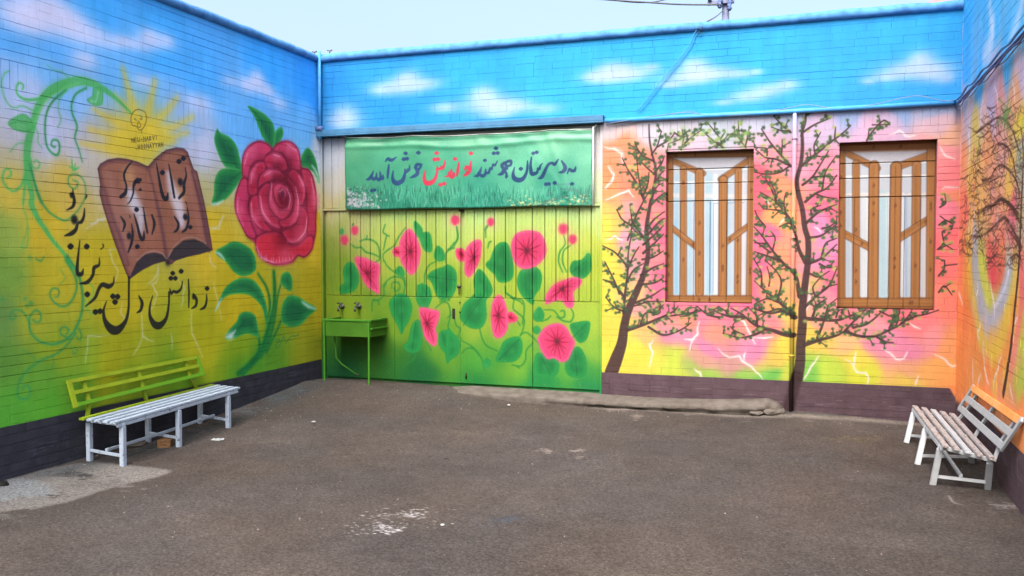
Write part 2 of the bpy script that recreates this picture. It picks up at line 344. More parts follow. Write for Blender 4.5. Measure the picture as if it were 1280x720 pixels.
    def st(p, w, a=1): c.stroke(p, w, ink, .95 * a, soft=.7)
    def dot(p, r): c.poly([(p[0] - r, p[1]), (p[0], p[1] - r), (p[0] + r, p[1]), (p[0], p[1] + r)], ink, soft=.7, smooth=True)
    for q in K(455, 127, 477, 112): dot(q, 3.4)
    st(K(487, 160, 491, 200, 480, 240, 480, 280, 455, 310), [1.5, 2.6, 4.2, 4.2, 3]); c.blob(K(462, 230)[0], 4.2, ink, 1, 1, 2.5)
    st(K(404, 143, 418, 220, 432, 306), [1.6, 3.2, 3.2]); st(K(342, 138, 356, 215, 374, 300, 394, 312, 400, 286), [1.4, 3.4, 5, 5, 1.6]); dot(K(372, 183)[0], 3.4)
    st(K(488, 330, 496, 345), [1.6, 1]); st(K(497, 358, 503, 415, 492, 462, 472, 480), [1.4, 3, 3.4, 2]); c.blob(K(487, 405)[0], 3.6, ink, 1, 1, 2.5)
    st(K(434, 405, 452, 440, 446, 468, 430, 480), [2.2, 3.6, 3.4, 1.6]); dot(K(512, 456)[0], 2.8)
    st(K(222, 125, 192, 162, 180, 200, 192, 250, 186, 285, 164, 304), [1.2, 2.4, 3, 2.6, 4.6, 4]); st(K(265, 218, 240, 226, 228, 250, 226, 285, 213, 322, 198, 340), [3, 4.5, 3.4, 2.4, 1.8, 1]); c.blob(K(250, 224)[0], 3.2, ink, 1, 1.2, 2.5); dot(K(262, 268)[0], 1.8)
    st(K(320, 395, 332, 440, 320, 492), [2.2, 4, 1.6]); st(K(277, 358, 286, 420, 297, 482), [1.4, 2.8, 2.8]); st(K(230, 390, 245, 440, 262, 506, 277, 512, 280, 478), [1.4, 3.2, 4.4, 4.4, 1.5]); dot(K(243, 368)[0], 3.2)
    st(K(218, 440, 224, 495, 216, 540, 200, 582), [1.4, 3.4, 3.6, 1.8]); c.blob(K(206, 500)[0], 3.8, ink, 1, 1, 2.5); st(K(164, 403, 184, 438, 174, 476), [1.6, 3.8, 1.6]); dot(K(247, 553)[0], 3.2); st(K(207, 398, 212, 408), [1.2])
    # ---------- the line of calligraphy around the book
    T = Z(70, 270, 4.5); ink = (28, 30, 28)
    dot(T(850, 408)[0], 3); st(T(847, 440, 847, 480, 836, 512, 812, 526), [1.4, 3, 3.4, 1.4])
    st(T(772, 440, 790, 468, 787, 503, 764, 520), [2.4, 4, 3.4, 1.4]); c.blob(T(776, 455)[0], 3, ink, 1, 1, 2.5); st(T(745, 358, 748, 430, 747, 512), [1.8, 2.8, 2])
    st(T(712, 368, 703, 410, 680, 428, 662, 424, 648, 434, 640, 410), [1.4, 2.6, 3.4, 3, 3.4, 1.6]); st(T(636, 430, 634, 500, 620, 575, 585, 615, 552, 608, 528, 560, 530, 500, 544, 450), [3, 3, 4.6, 7.6, 7.4, 4.2, 2.4, 1.2])
    for q in T(657, 322, 646, 350, 671, 350): dot(q, 3.1)
    dot(T(704, 311)[0], 3.2); st(T(466, 450, 484, 488, 477, 528, 455, 544), [1.6, 4.6, 3.8, 1.4])
    st(T(410, 345, 410, 430, 408, 520, 392, 590, 350, 640, 310, 636, 276, 590, 268, 530, 284, 480), [3.2, 3, 3.4, 5, 9, 9.4, 5.6, 3, 1.2])
    st(T(326, 342, 322, 380, 296, 396, 262, 386, 240, 412, 218, 462, 166, 508), [1.2, 3, 5.6, 5, 4.4, 3.8, 1.4])
    for q in T(320, 452, 346, 454, 332, 484, 222, 540, 248, 536): dot(q, 3.7)
    dot(T(176, 441)[0], 3.8)
    st(T(244, 236, 242, 275, 214, 292, 206, 335, 176, 372, 134, 380), [1.2, 3, 4.6, 4, 4.4, 1.6]); st(T(134, 138, 124, 230, 120, 318, 144, 326, 154, 298), [1.3, 3.2, 5, 5, 1.4]); dot(T(82, 171)[0], 4); dot(T(173, 172)[0], 3.8)
    st(T(264, 160, 268, 172, 252, 188), [1.8, 1.6, 1])
    st(B(545, 220, 556, 290, 556, 325, 540, 355, 500, 375), [1.4, 4, 4.4, 3.4, 1.2]); c.blob(B(540, 264)[0], 3.6, ink, 1, 1, 2.5)
    st(B(634, 364, 630, 420, 612, 462, 590, 470), [1.6, 3.4, 4, 3]); c.blob(B(558, 448)[0], 5.6, ink, 1, .9, 2.5); st(B(582, 480, 566, 525, 535, 552, 484, 569), [3.4, 5, 5, 1.5]); st(B(650, 268, 640, 292), [2.4, 1])
    # ---------- rose
    C = Z(260, 130, 4.8)
    def leaf(p, tip=None, col=(38, 128, 66), dk=(18, 92, 58), vein=None):
        c.poly(p, col, soft=1.2, dark=dk, darkw=9, rim=(70, 160, 80), rimw=2.4, rima=.6)
        if vein:
            c.stroke(vein, [.8, 1.6, .6], (15, 80, 48), .6, soft=1.2)
            for i in range(1, 5):
                t = i / 5; a = np.array(vein[0]) * (1 - t) + np.array(vein[-1]) * t
                dd = np.array(vein[-1]) - np.array(vein[0]); n = np.array((-dd[1], dd[0])) / (np.hypot(*dd) + 1e-6)
                for sgn in (-1, 1): c.stroke([a, a + n * sgn * 5 + dd * .12], [.7, .3], (20, 88, 52), .4, soft=1)
        if tip: c.stroke(tip, [1.5, 3, 1], (190, 215, 220), .75, soft=2)
    leaf(C(240, 15, 290, 30, 350, 70, 390, 120, 402, 180, 397, 240, 380, 265, 340, 220, 310, 160, 280, 80), vein=C(250, 20, 320, 100, 380, 250))
    leaf(C(395, 235, 402, 170, 440, 138, 452, 180, 432, 225, 400, 255))
    leaf(C(55, 150, 38, 210, 58, 290, 100, 372, 150, 390, 205, 425, 192, 330, 170, 250, 130, 200, 70, 170), vein=C(60, 160, 110, 280, 195, 410))
    leaf(C(203, 400, 130, 385, 70, 400, 40, 460, 35, 540, 22, 600, 70, 592, 130, 548, 203, 440), tip=C(22, 600, 55, 600, 90, 580), vein=C(195, 410, 110, 480, 50, 580))
    leaf(C(555, 370, 562, 310, 600, 263, 640, 320, 660, 400, 665, 475, 640, 420, 600, 385), tip=C(625, 370, 650, 410, 665, 470))
    c.poly(C(215, 300, 250, 245, 310, 222, 360, 240, 385, 265, 420, 235, 470, 222, 520, 245, 550, 300, 560, 380, 610, 400, 640, 480, 650, 560, 645, 650, 650, 760, 630, 850, 600, 900, 530, 910, 500, 950, 420, 965, 370, 955, 320, 920, 290, 850, 240, 790, 200, 720, 165, 640, 160, 580, 175, 520, 210, 450, 205, 370), (176, 52, 92), soft=2.5)
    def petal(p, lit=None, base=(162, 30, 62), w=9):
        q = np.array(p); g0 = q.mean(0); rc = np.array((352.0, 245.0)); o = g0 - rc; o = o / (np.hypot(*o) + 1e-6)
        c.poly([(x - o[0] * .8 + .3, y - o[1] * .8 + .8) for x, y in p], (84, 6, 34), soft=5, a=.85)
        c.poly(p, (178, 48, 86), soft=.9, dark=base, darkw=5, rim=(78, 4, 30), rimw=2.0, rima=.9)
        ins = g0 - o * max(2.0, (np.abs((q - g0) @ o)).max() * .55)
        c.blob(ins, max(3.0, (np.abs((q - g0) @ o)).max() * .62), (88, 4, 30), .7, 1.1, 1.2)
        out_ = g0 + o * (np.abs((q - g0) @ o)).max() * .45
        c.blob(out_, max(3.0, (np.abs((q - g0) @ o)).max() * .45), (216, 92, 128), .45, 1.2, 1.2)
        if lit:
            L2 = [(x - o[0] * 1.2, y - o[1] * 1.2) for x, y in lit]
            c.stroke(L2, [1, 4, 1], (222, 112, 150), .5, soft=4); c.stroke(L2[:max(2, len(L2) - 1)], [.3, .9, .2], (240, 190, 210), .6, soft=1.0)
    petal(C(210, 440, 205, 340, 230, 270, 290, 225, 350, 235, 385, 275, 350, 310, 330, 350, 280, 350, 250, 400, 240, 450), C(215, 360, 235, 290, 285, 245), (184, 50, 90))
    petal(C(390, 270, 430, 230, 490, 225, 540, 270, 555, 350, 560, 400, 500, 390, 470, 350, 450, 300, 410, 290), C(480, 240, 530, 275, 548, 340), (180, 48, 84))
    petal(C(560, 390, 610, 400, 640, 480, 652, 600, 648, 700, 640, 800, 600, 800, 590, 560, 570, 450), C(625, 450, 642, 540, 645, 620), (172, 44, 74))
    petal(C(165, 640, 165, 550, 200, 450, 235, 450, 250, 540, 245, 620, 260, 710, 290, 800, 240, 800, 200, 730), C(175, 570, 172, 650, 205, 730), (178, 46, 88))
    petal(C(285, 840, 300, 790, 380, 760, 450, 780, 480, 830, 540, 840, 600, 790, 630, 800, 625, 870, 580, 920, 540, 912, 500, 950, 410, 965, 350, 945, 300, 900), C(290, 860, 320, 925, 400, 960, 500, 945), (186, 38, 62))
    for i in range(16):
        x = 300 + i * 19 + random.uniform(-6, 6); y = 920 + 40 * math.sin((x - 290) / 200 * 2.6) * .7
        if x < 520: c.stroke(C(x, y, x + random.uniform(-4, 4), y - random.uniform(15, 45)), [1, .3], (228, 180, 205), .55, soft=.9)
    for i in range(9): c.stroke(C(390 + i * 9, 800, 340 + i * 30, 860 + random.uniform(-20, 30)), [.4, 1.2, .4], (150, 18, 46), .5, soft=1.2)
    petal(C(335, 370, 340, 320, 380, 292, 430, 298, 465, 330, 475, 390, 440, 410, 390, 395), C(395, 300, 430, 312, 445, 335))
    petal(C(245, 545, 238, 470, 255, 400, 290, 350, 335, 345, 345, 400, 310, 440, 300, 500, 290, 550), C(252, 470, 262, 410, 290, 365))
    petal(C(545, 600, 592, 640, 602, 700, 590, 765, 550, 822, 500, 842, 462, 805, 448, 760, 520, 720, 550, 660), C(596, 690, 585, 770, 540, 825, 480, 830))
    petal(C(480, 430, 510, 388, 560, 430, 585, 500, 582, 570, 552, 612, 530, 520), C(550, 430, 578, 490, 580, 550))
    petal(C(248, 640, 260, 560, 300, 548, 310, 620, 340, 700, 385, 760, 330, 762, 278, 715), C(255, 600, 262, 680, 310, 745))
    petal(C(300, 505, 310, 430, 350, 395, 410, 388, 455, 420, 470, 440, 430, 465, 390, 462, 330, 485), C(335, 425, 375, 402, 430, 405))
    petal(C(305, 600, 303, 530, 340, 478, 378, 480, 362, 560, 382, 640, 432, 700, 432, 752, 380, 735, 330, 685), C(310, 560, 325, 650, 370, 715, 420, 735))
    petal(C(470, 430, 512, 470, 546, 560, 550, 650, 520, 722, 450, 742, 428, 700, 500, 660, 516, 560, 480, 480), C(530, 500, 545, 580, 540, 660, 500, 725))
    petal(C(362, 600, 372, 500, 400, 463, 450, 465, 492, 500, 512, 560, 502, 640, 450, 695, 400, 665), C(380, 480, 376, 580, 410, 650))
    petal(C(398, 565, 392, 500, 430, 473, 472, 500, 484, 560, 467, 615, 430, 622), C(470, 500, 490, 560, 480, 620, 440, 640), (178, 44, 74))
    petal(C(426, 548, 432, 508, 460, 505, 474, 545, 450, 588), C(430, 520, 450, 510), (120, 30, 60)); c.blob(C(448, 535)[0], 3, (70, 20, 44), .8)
    # stems and lower leaves
    E = Z(260, 340, 4.8)
    gs = (28, 112, 52)
    c.stroke(E(330, 440, 280, 540, 180, 620), [8, 20, 34], (52, 132, 42), .5, soft=10)
    for p, w in ((E(395, 0, 400, 100, 395, 200, 370, 330, 320, 470, 210, 610), [3.5, 4.5, 4.5, 5, 6, 5]), (E(300, 10, 350, 90, 370, 170, 370, 260, 350, 400, 290, 520, 180, 610), [1.6, 2.4, 3, 4, 4.5, 5, 4]),
                 (E(435, 80, 415, 160, 402, 260, 372, 400, 320, 500), [1.6, 2, 2.6, 3, 3]), (E(442, 285, 400, 380, 350, 480), [1.6, 2, 2.4]), (E(300, 380, 310, 440, 285, 520, 190, 605), [2, 3, 3.4, 3]), (E(355, 250, 355, 340, 330, 450), [2, 3, 4])):
        c.stroke(p, [x * 1.5 for x in w], gs, .6, soft=3); c.stroke(p, w, (20, 98, 50), .8, soft=1.4)
    c.stroke(E(382, 10, 385, 110, 380, 210, 350, 340), [1, 1.4, 1.4, 1], (90, 160, 60), .7, soft=1)
    leaf(Z(260, 230, 4.8)(45, 412, 100, 370, 160, 345, 230, 370, 275, 420, 290, 500, 260, 540, 200, 552, 150, 522, 110, 470), tip=Z(260, 230, 4.8)(48, 410, 75, 425, 100, 455))
    leaf(E(42, 238, 60, 190, 100, 100, 160, 50, 220, 35, 280, 55, 330, 130, 355, 230, 350, 320, 330, 230, 300, 180, 250, 140, 190, 130, 120, 140, 75, 180), tip=E(45, 232, 62, 195, 82, 160))
    leaf(E(105, 395, 125, 350, 170, 300, 190, 255, 230, 238, 280, 260, 300, 330, 306, 395, 290, 385, 230, 370, 180, 390, 130, 402), tip=E(108, 390, 140, 380, 165, 350)); c.blob(E(135, 385)[0], 4, (195, 218, 222), .7, 1.5)
    leaf(E(440, 290, 445, 200, 480, 145, 530, 145, 590, 180, 648, 220, 600, 270, 550, 320, 490, 330), tip=E(565, 180, 600, 205, 645, 222)); leaf(E(435, 60, 445, 15, 480, 0, 505, 40, 500, 112, 460, 95))
    c.stroke(E(405, 405, 432, 408, 404, 445, 425, 450, 450, 395, 456, 385, 468, 425, 495, 388, 520, 385, 545, 376), 1.1, (40, 110, 60), .8, soft=.8); c.stroke(E(400, 470, 350, 530), [1, .6], (40, 110, 60), .6)
    # dark base band
    y1 = int((ZB + .0 - c.v0) * c.res)
    c.img[:y1] = np.array((40, 42, 52), np.float32) / 255
    n = vnoise((y1, c.W), 14, rng)[..., None] * .02 + vnoise((y1, c.W), 3, rng)[..., None] * .012
    c.img[:y1] += n
    v = np.linspace(0, 1, y1)[::-1][:, None, None]
    for k in range(90):
        x = random.uniform(4, 400); yb = np.interp(x, [0, 403], [528, 448]); y = yb + random.uniform(4, 60) * np.interp(x, [0, 403], [1, .4]); L = random.uniform(3, 16)
        c.stroke([(x, y), (x + L, y - L * .22)], random.uniform(.5, 1.2), random.choice([(84, 90, 104), (66, 70, 82), (28, 30, 38)]), random.uniform(.2, .5), soft=.8)
paint_left()
# ================================================================== BACK WALL MURAL (brick part, gate sheets and window panels share the wall plane's metres)
CB = Canvas('back_wall_paint', -0.1, 7.15, -0.5, 4.1, 240, 'B')
def paint_back():
    c = CB
    blue = [(400, 80, (33, 143, 228)), (400, 160, (36, 148, 232)), (480, 80, (39, 160, 242)), (600, 90, (43, 172, 248)), (700, 70, (49, 179, 250)), (800, 60, (46, 177, 250)), (900, 50, (46, 177, 250)), (1000, 40, (48, 176, 250)), (1100, 30, (48, 174, 250)), (1195, 30, (49, 176, 250)),
            (480, 150, (37, 152, 238)), (600, 150, (45, 162, 242)), (700, 130, (52, 183, 250)), (800, 140, (54, 185, 250)), (900, 130, (52, 179, 250)), (1000, 110, (57, 176, 250)), (1100, 110, (54, 169, 248)), (1195, 110, (55, 169, 248))]
    c.field(blue, box=(-.1, 7.15, 2.85, 4.1), k=1.6)
    for (x, y, r, a, sx) in [(285, 0, 0, 0, 1), (432, 148, 12, .75, 1.2), (425, 155, 9, .5, 2), (505, 100, 9, .8, 1.5), (500, 107, 8, .8, 3.2), (530, 106, 6, .6, 3), (475, 112, 5, .5, 2.5), (603, 120, 9, .85, 1.4), (600, 130, 9, .9, 3.6), (640, 132, 7, .8, 3.6), (560, 135, 6, .6, 3), (680, 136, 5, .5, 3.4), (620, 142, 5, .6, 4),
                             (765, 88, 8, .8, 2), (760, 97, 7, .9, 3.6), (790, 93, 7, .9, 2.6), (815, 84, 4, .5, 2), (740, 95, 5, .5, 2), (868, 84, 9, .9, 1.5), (860, 96, 8, .9, 3.4), (885, 92, 7, .85, 3), (920, 92, 5, .7, 3.4), (835, 105, 4, .7, 3), (945, 90, 3.5, .5, 2),
                             (960, 112, 7, .7, 3), (930, 122, 6, .65, 3.4), (985, 106, 6, .6, 2), (905, 128, 4, .5, 3), (1150, 75, 9, .8, 1.3), (1140, 86, 9, .9, 3), (1170, 90, 8, .85, 2), (1110, 96, 6, .7, 3), (1085, 102, 4, .5, 2), (1180, 98, 6, .6, 1.5)]:
        if r == 0: continue
        for k in range(5):
            c.blob((x + random.uniform(-r, r) * sx * .55, y + random.uniform(-r, r) * .4), r * random.uniform(.7, 1.3), (188, 212, 246), a * .40, sx=min(sx * 1.1, 3.2))
    pts = [(757, 160, (205, 200, 215)), (760, 170, (222, 196, 200)), (757, 185, (246, 150, 112)), (770, 182, (245, 148, 104)), (760, 215, (248, 142, 92)), (765, 245, (248, 150, 92)), (790, 200, (245, 140, 108)), (800, 235, (246, 136, 106)), (757, 262, (238, 190, 90)),
           (757, 285, (228, 214, 72)), (770, 290, (235, 190, 92)), (757, 320, (226, 216, 64)), (770, 340, (228, 210, 72)), (757, 380, (226, 212, 62)), (760, 440, (228, 214, 60)), (800, 440, (222, 212, 66)), (775, 400, (226, 208, 70)), (840, 458, (188, 210, 66)), (815, 420, (222, 180, 104)),
           (785, 265, (225, 150, 155)), (790, 300, (216, 152, 176)), (790, 335, (216, 152, 168)), (785, 365, (228, 190, 108)), (815, 265, (240, 132, 128)), (812, 320, (238, 132, 140)), (826, 300, (235, 100, 140)), (826, 350, (236, 100, 140)), (822, 215, (232, 130, 150)), (825, 250, (236, 100, 130)),
           (800, 385, (222, 150, 150)), (830, 385, (240, 110, 150)), (850, 402, (240, 138, 112)), (870, 388, (244, 120, 156)), (830, 405, (226, 140, 150)), (850, 425, (214, 130, 168)), (890, 430, (214, 124, 172)), (940, 430, (216, 126, 172)), (900, 410, (232, 144, 126)), (905, 395, (238, 120, 150)),
           (880, 450, (206, 150, 135)), (880, 466, (144, 192, 72)), (920, 455, (198, 140, 140)), (930, 466, (130, 188, 72)), (965, 468, (96, 184, 72)), (965, 450, (220, 190, 80)), (985, 440, (236, 206, 70)), (985, 465, (190, 205, 66)), (940, 400, (240, 134, 120)), (965, 405, (238, 128, 140)), (920, 385, (240, 110, 150)),
           (770, 155, (212, 208, 222)), (850, 150, (205, 208, 228)), (850, 170, (208, 182, 208)), (900, 145, (190, 205, 228)), (950, 150, (188, 196, 226)), (950, 175, (214, 176, 206)), (960, 200, (240, 140, 158)), (950, 225, (245, 84, 112)), (950, 255, (246, 92, 112)), (972, 240, (248, 150, 108)), (975, 280, (248, 160, 96)),
           (950, 300, (245, 100, 150)), (950, 340, (244, 96, 150)), (968, 320, (248, 150, 110)), (968, 350, (248, 152, 108)), (950, 370, (238, 96, 140)), (975, 380, (248, 160, 100)), (985, 395, (244, 200, 90)), (1000, 200, (225, 150, 180)), (1015, 165, (198, 178, 216)), (1030, 215, (236, 138, 168)), (1000, 300, (238, 150, 140)), (1000, 360, (236, 170, 110)),
           (1035, 265, (246, 100, 140)), (1025, 290, (226, 132, 190)), (1030, 320, (232, 134, 192)), (1040, 345, (245, 100, 150)), (1025, 375, (240, 140, 162)), (1030, 400, (240, 158, 140)), (1020, 415, (238, 200, 78)), (1050, 425, (238, 180, 120)), (1012, 468, (110, 190, 70)), (1030, 465, (180, 212, 62)), (1070, 470, (206, 216, 52)), (1060, 450, (222, 208, 70)),
           (1060, 395, (242, 120, 140)), (1090, 410, (232, 150, 160)), (1100, 428, (226, 130, 172)), (1130, 435, (224, 128, 168)), (1140, 455, (228, 160, 120)), (1110, 395, (246, 110, 130)), (1150, 395, (248, 118, 128)), (1160, 420, (230, 140, 150)), (1185, 430, (244, 160, 100)), (1140, 472, (226, 196, 78)), (1190, 478, (240, 160, 84)), (1175, 460, (238, 168, 88)),
           (1185, 380, (252, 128, 110)), (1185, 340, (252, 120, 120)), (1190, 300, (252, 110, 120)), (1180, 260, (250, 130, 160)), (1190, 220, (250, 130, 140)), (1185, 185, (240, 150, 160)), (1198, 250, (250, 150, 110)), (1198, 350, (250, 150, 96)), (1198, 430, (248, 150, 84)), (1100, 150, (196, 178, 218)), (1100, 165, (210, 168, 204)), (1180, 150, (216, 180, 200)), (1195, 165, (240, 180, 150)),
           (990, 143, (170, 186, 226)), (1060, 135, (140, 170, 224)), (1120, 132, (122, 164, 222)), (1180, 130, (140, 168, 216)), (820, 158, (206, 206, 224))]
    c.field(pts, box=(GX, 7.15, -.5, ZBAND - .02), k=2.6, eps=.004)
    # spots of rising mist over the orange
    for q in (((768, 185), (778, 190), (780, 205)), ((762, 208), (767, 220), (758, 235))): c.stroke(q, 2.4, (250, 200, 200), .6, soft=2)
    # ---------- lightning
    for q in ([(755, 183), (768, 186), (777, 192), (779, 205)], [(760, 208), (767, 218), (764, 228), (756, 236)], [(757, 250), (775, 242), (786, 238), (792, 246)], [(758, 300), (768, 295), (778, 300)],
              [(816, 425), (812, 430), (816, 440), (812, 458)], [(874, 402), (872, 418), (866, 424), (862, 438)], [(868, 424), (856, 424)], [(868, 461), (875, 466), (879, 474)], [(898, 436), (912, 447), (924, 445), (934, 455), (944, 464), (954, 475)], [(932, 440), (930, 450)],
              [(920, 399), (930, 402), (938, 418), (944, 430)], [(942, 422), (966, 421)], [(1057, 449), (1066, 455), (1071, 465), (1082, 466), (1086, 472), (1080, 484)], [(1070, 440), (1068, 456)], [(1023, 445), (1014, 458), (1005, 474)], [(1103, 436), (1112, 441), (1120, 449), (1130, 448), (1134, 440)],
              [(1168, 443), (1182, 450), (1190, 458), (1200, 458)], [(1148, 470), (1144, 482)], [(1137, 404), (1150, 411)], [(1112, 168), (1124, 163), (1132, 170), (1144, 169)], [(1175, 183), (1182, 195), (1194, 199)], [(1178, 236), (1186, 234), (1198, 234)], [(975, 262), (985, 270), (975, 280)],
              [(954, 248), (962, 256)], [(1010, 350), (1012, 370), (1006, 392)], [(1018, 284), (1026, 290)]):
        c.bolt(q, 2.2, .85, (252, 236, 240))
    # ---------- painted trees
    bark = (52, 34, 38); bark2 = (60, 40, 44)
    def foliage(pts, w, dens=1.0, tw=True):
        Q = cr(pts, 6)
        L = 0
        for i in range(1, len(Q)):
            dx, dy = Q[i] - Q[i - 1]; l = math.hypot(dx, dy); L += l
            if L > 3.3 / dens:
                L = 0; sgn = random.choice((-1, 1)); n = np.array((-dy, dx)) / (l + 1e-6) * sgn
                p = Q[i] + n * random.uniform(1.5, 4)
                r = random.random()
                if tw and r < .34:
                    e = Q[i] + n * random.uniform(5, 10) + np.array((dx, dy)) / (l + 1e-6) * random.uniform(1, 7)
                    c.stroke([Q[i], (Q[i] + e) / 2 + rng.uniform(-1, 1, 2), e], [2.0, 1.1], bark, .85, soft=.7)
                    c.blob(e, 2.1, (50, 92, 46), .9, 1, 1.6)
                if r < .62: c.blob(p, random.uniform(1.6, 2.7), random.choice([(36, 70, 42), (42, 80, 46), (52, 96, 50)]), .95, random.uniform(.8, 1.4), 1.8)
                elif r < .85: c.blob(p, random.uniform(1.4, 2.6), random.choice([(140, 172, 74), (120, 160, 70), (165, 180, 90)]), .85, random.uniform(.8, 1.5), 1.3)
    def branch(pts, w0, w1=1.2, dens=1.0, col=bark):
        c.stroke(pts, [w0 * 1.3, (w0 + w1) / 2 * 1.3, w1 * 1.2], col, .93, soft=.7)
        foliage(pts, w0, dens)
    # left tree
    c.stroke([(764, 466), (770, 450), (777, 430), (780, 410), (784, 392), (794, 368), (804, 345), (810, 318), (808, 290), (811, 265), (816, 240), (820, 215), (815, 192), (812, 175), (811, 156)], [17, 16, 13, 11, 10, 9, 7, 6, 5.4, 4.6, 4, 3.2, 2.6, 2, 1.2], bark, .95, soft=1)
    N, O = Z(750, 140, 4.5), Z(750, 290, 3.79)
    for q, w in ((N(290, 240, 322, 190, 345, 110), 2), (N(300, 275, 245, 250, 212, 210, 195, 165), 2.2), (N(305, 350, 250, 300, 205, 250), 1.8), (N(250, 500, 205, 400, 160, 330, 125, 260), 2.6), (N(175, 640, 215, 560, 245, 500, 275, 450), 2.2),
                 (N(180, 640, 125, 605, 95, 550), 2), (N(325, 195, 390, 155, 420, 118), 2), (N(300, 350, 345, 290, 362, 250), 2), (N(310, 400, 340, 350, 362, 330), 2), (N(290, 520, 330, 480, 362, 455), 2.2), (N(265, 650, 310, 600, 362, 560), 2.4), (N(270, 690, 330, 620, 362, 600), 2.4),
                 (N(155, 720, 180, 640, 168, 520), 1.8), (N(262, 720, 220, 690, 180, 650), 2.2), (N(235, 470, 215, 350, 205, 240), 1.6), (N(240, 480, 270, 400, 275, 340), 1.6), (N(285, 500, 320, 420, 355, 400), 1.8),
                 (O(112, 385, 118, 300, 130, 200, 135, 90, 152, 0), 3), (O(118, 312, 75, 255, 15, 225), 2.2), (O(92, 290, 60, 215, 22, 140), 2), (O(110, 375, 65, 355, 28, 310), 2), (O(125, 240, 160, 180, 205, 150), 2.2), (O(130, 165, 75, 100, 12, 65), 2), (O(130, 180, 160, 110, 185, 70), 1.8),
                 (O(130, 465, 210, 438, 290, 405, 350, 375, 370, 352), 3.4), (O(300, 400, 380, 392, 455, 378), 2), (O(230, 450, 300, 488, 380, 465, 432, 430), 2.6), (O(170, 335, 240, 305, 302, 265), 2.6), (O(190, 250, 260, 240, 302, 215), 2.4), (O(195, 205, 250, 170, 302, 150), 2.8), (O(205, 100, 250, 60, 302, 10), 2.8),
                 (O(200, 130, 250, 120, 300, 90), 2.2), (O(190, 440, 215, 385, 265, 380, 300, 345), 1.8), (O(165, 350, 230, 330, 300, 330), 1.6), (O(205, 20, 170, -20, 150, -60), 2), (O(205, 60, 250, 20, 300, -30), 2.4), (O(270, 320, 285, 380, 250, 395), 1.3)):
        branch(q, w)
    # sprays over the first opening
    for q in (Z(740, 120, 3.6)(400, 242, 412, 195, 405, 150), Z(740, 120, 3.6)(408, 220, 455, 180, 498, 150), Z(740, 120, 3.6)(585, 230, 575, 190, 520, 120), Z(740, 120, 3.6)(590, 232, 545, 200, 505, 165), Z(740, 120, 3.6)(580, 190, 600, 160), Z(740, 120, 3.6)(692, 232, 665, 190, 658, 115), Z(740, 120, 3.6)(665, 190, 640, 170, 610, 175), Z(740, 120, 3.6)(690, 225, 700, 180, 690, 155),
              Z(740, 120, 3.6)(370, 165, 400, 190, 345, 215)):
        branch(q, 1.8, 1, 1.5)
        for p in q: c.blob((p[0] + random.uniform(-3, 3), p[1] + random.uniform(-2, 2)), 3.2, (150, 196, 120), .45, 1.2)
    # right tree
    c.stroke([(990, 500), (995, 478), (1000, 455), (1001, 430), (1003, 405), (1003, 385), (1007, 350), (1010, 325), (1010, 300), (1006, 285), (1003, 262), (998, 242), (996, 225), (1001, 205), (1003, 185), (1003, 160), (1008, 142)], [15, 15, 12.5, 11.5, 11, 9.5, 8.5, 7.5, 7, 6.6, 6.2, 6, 5.5, 5, 4.4, 3.2, 1.4], bark, .95, soft=1)
    P, Q = Z(930, 130, 4.5), Z(930, 280, 4.5)
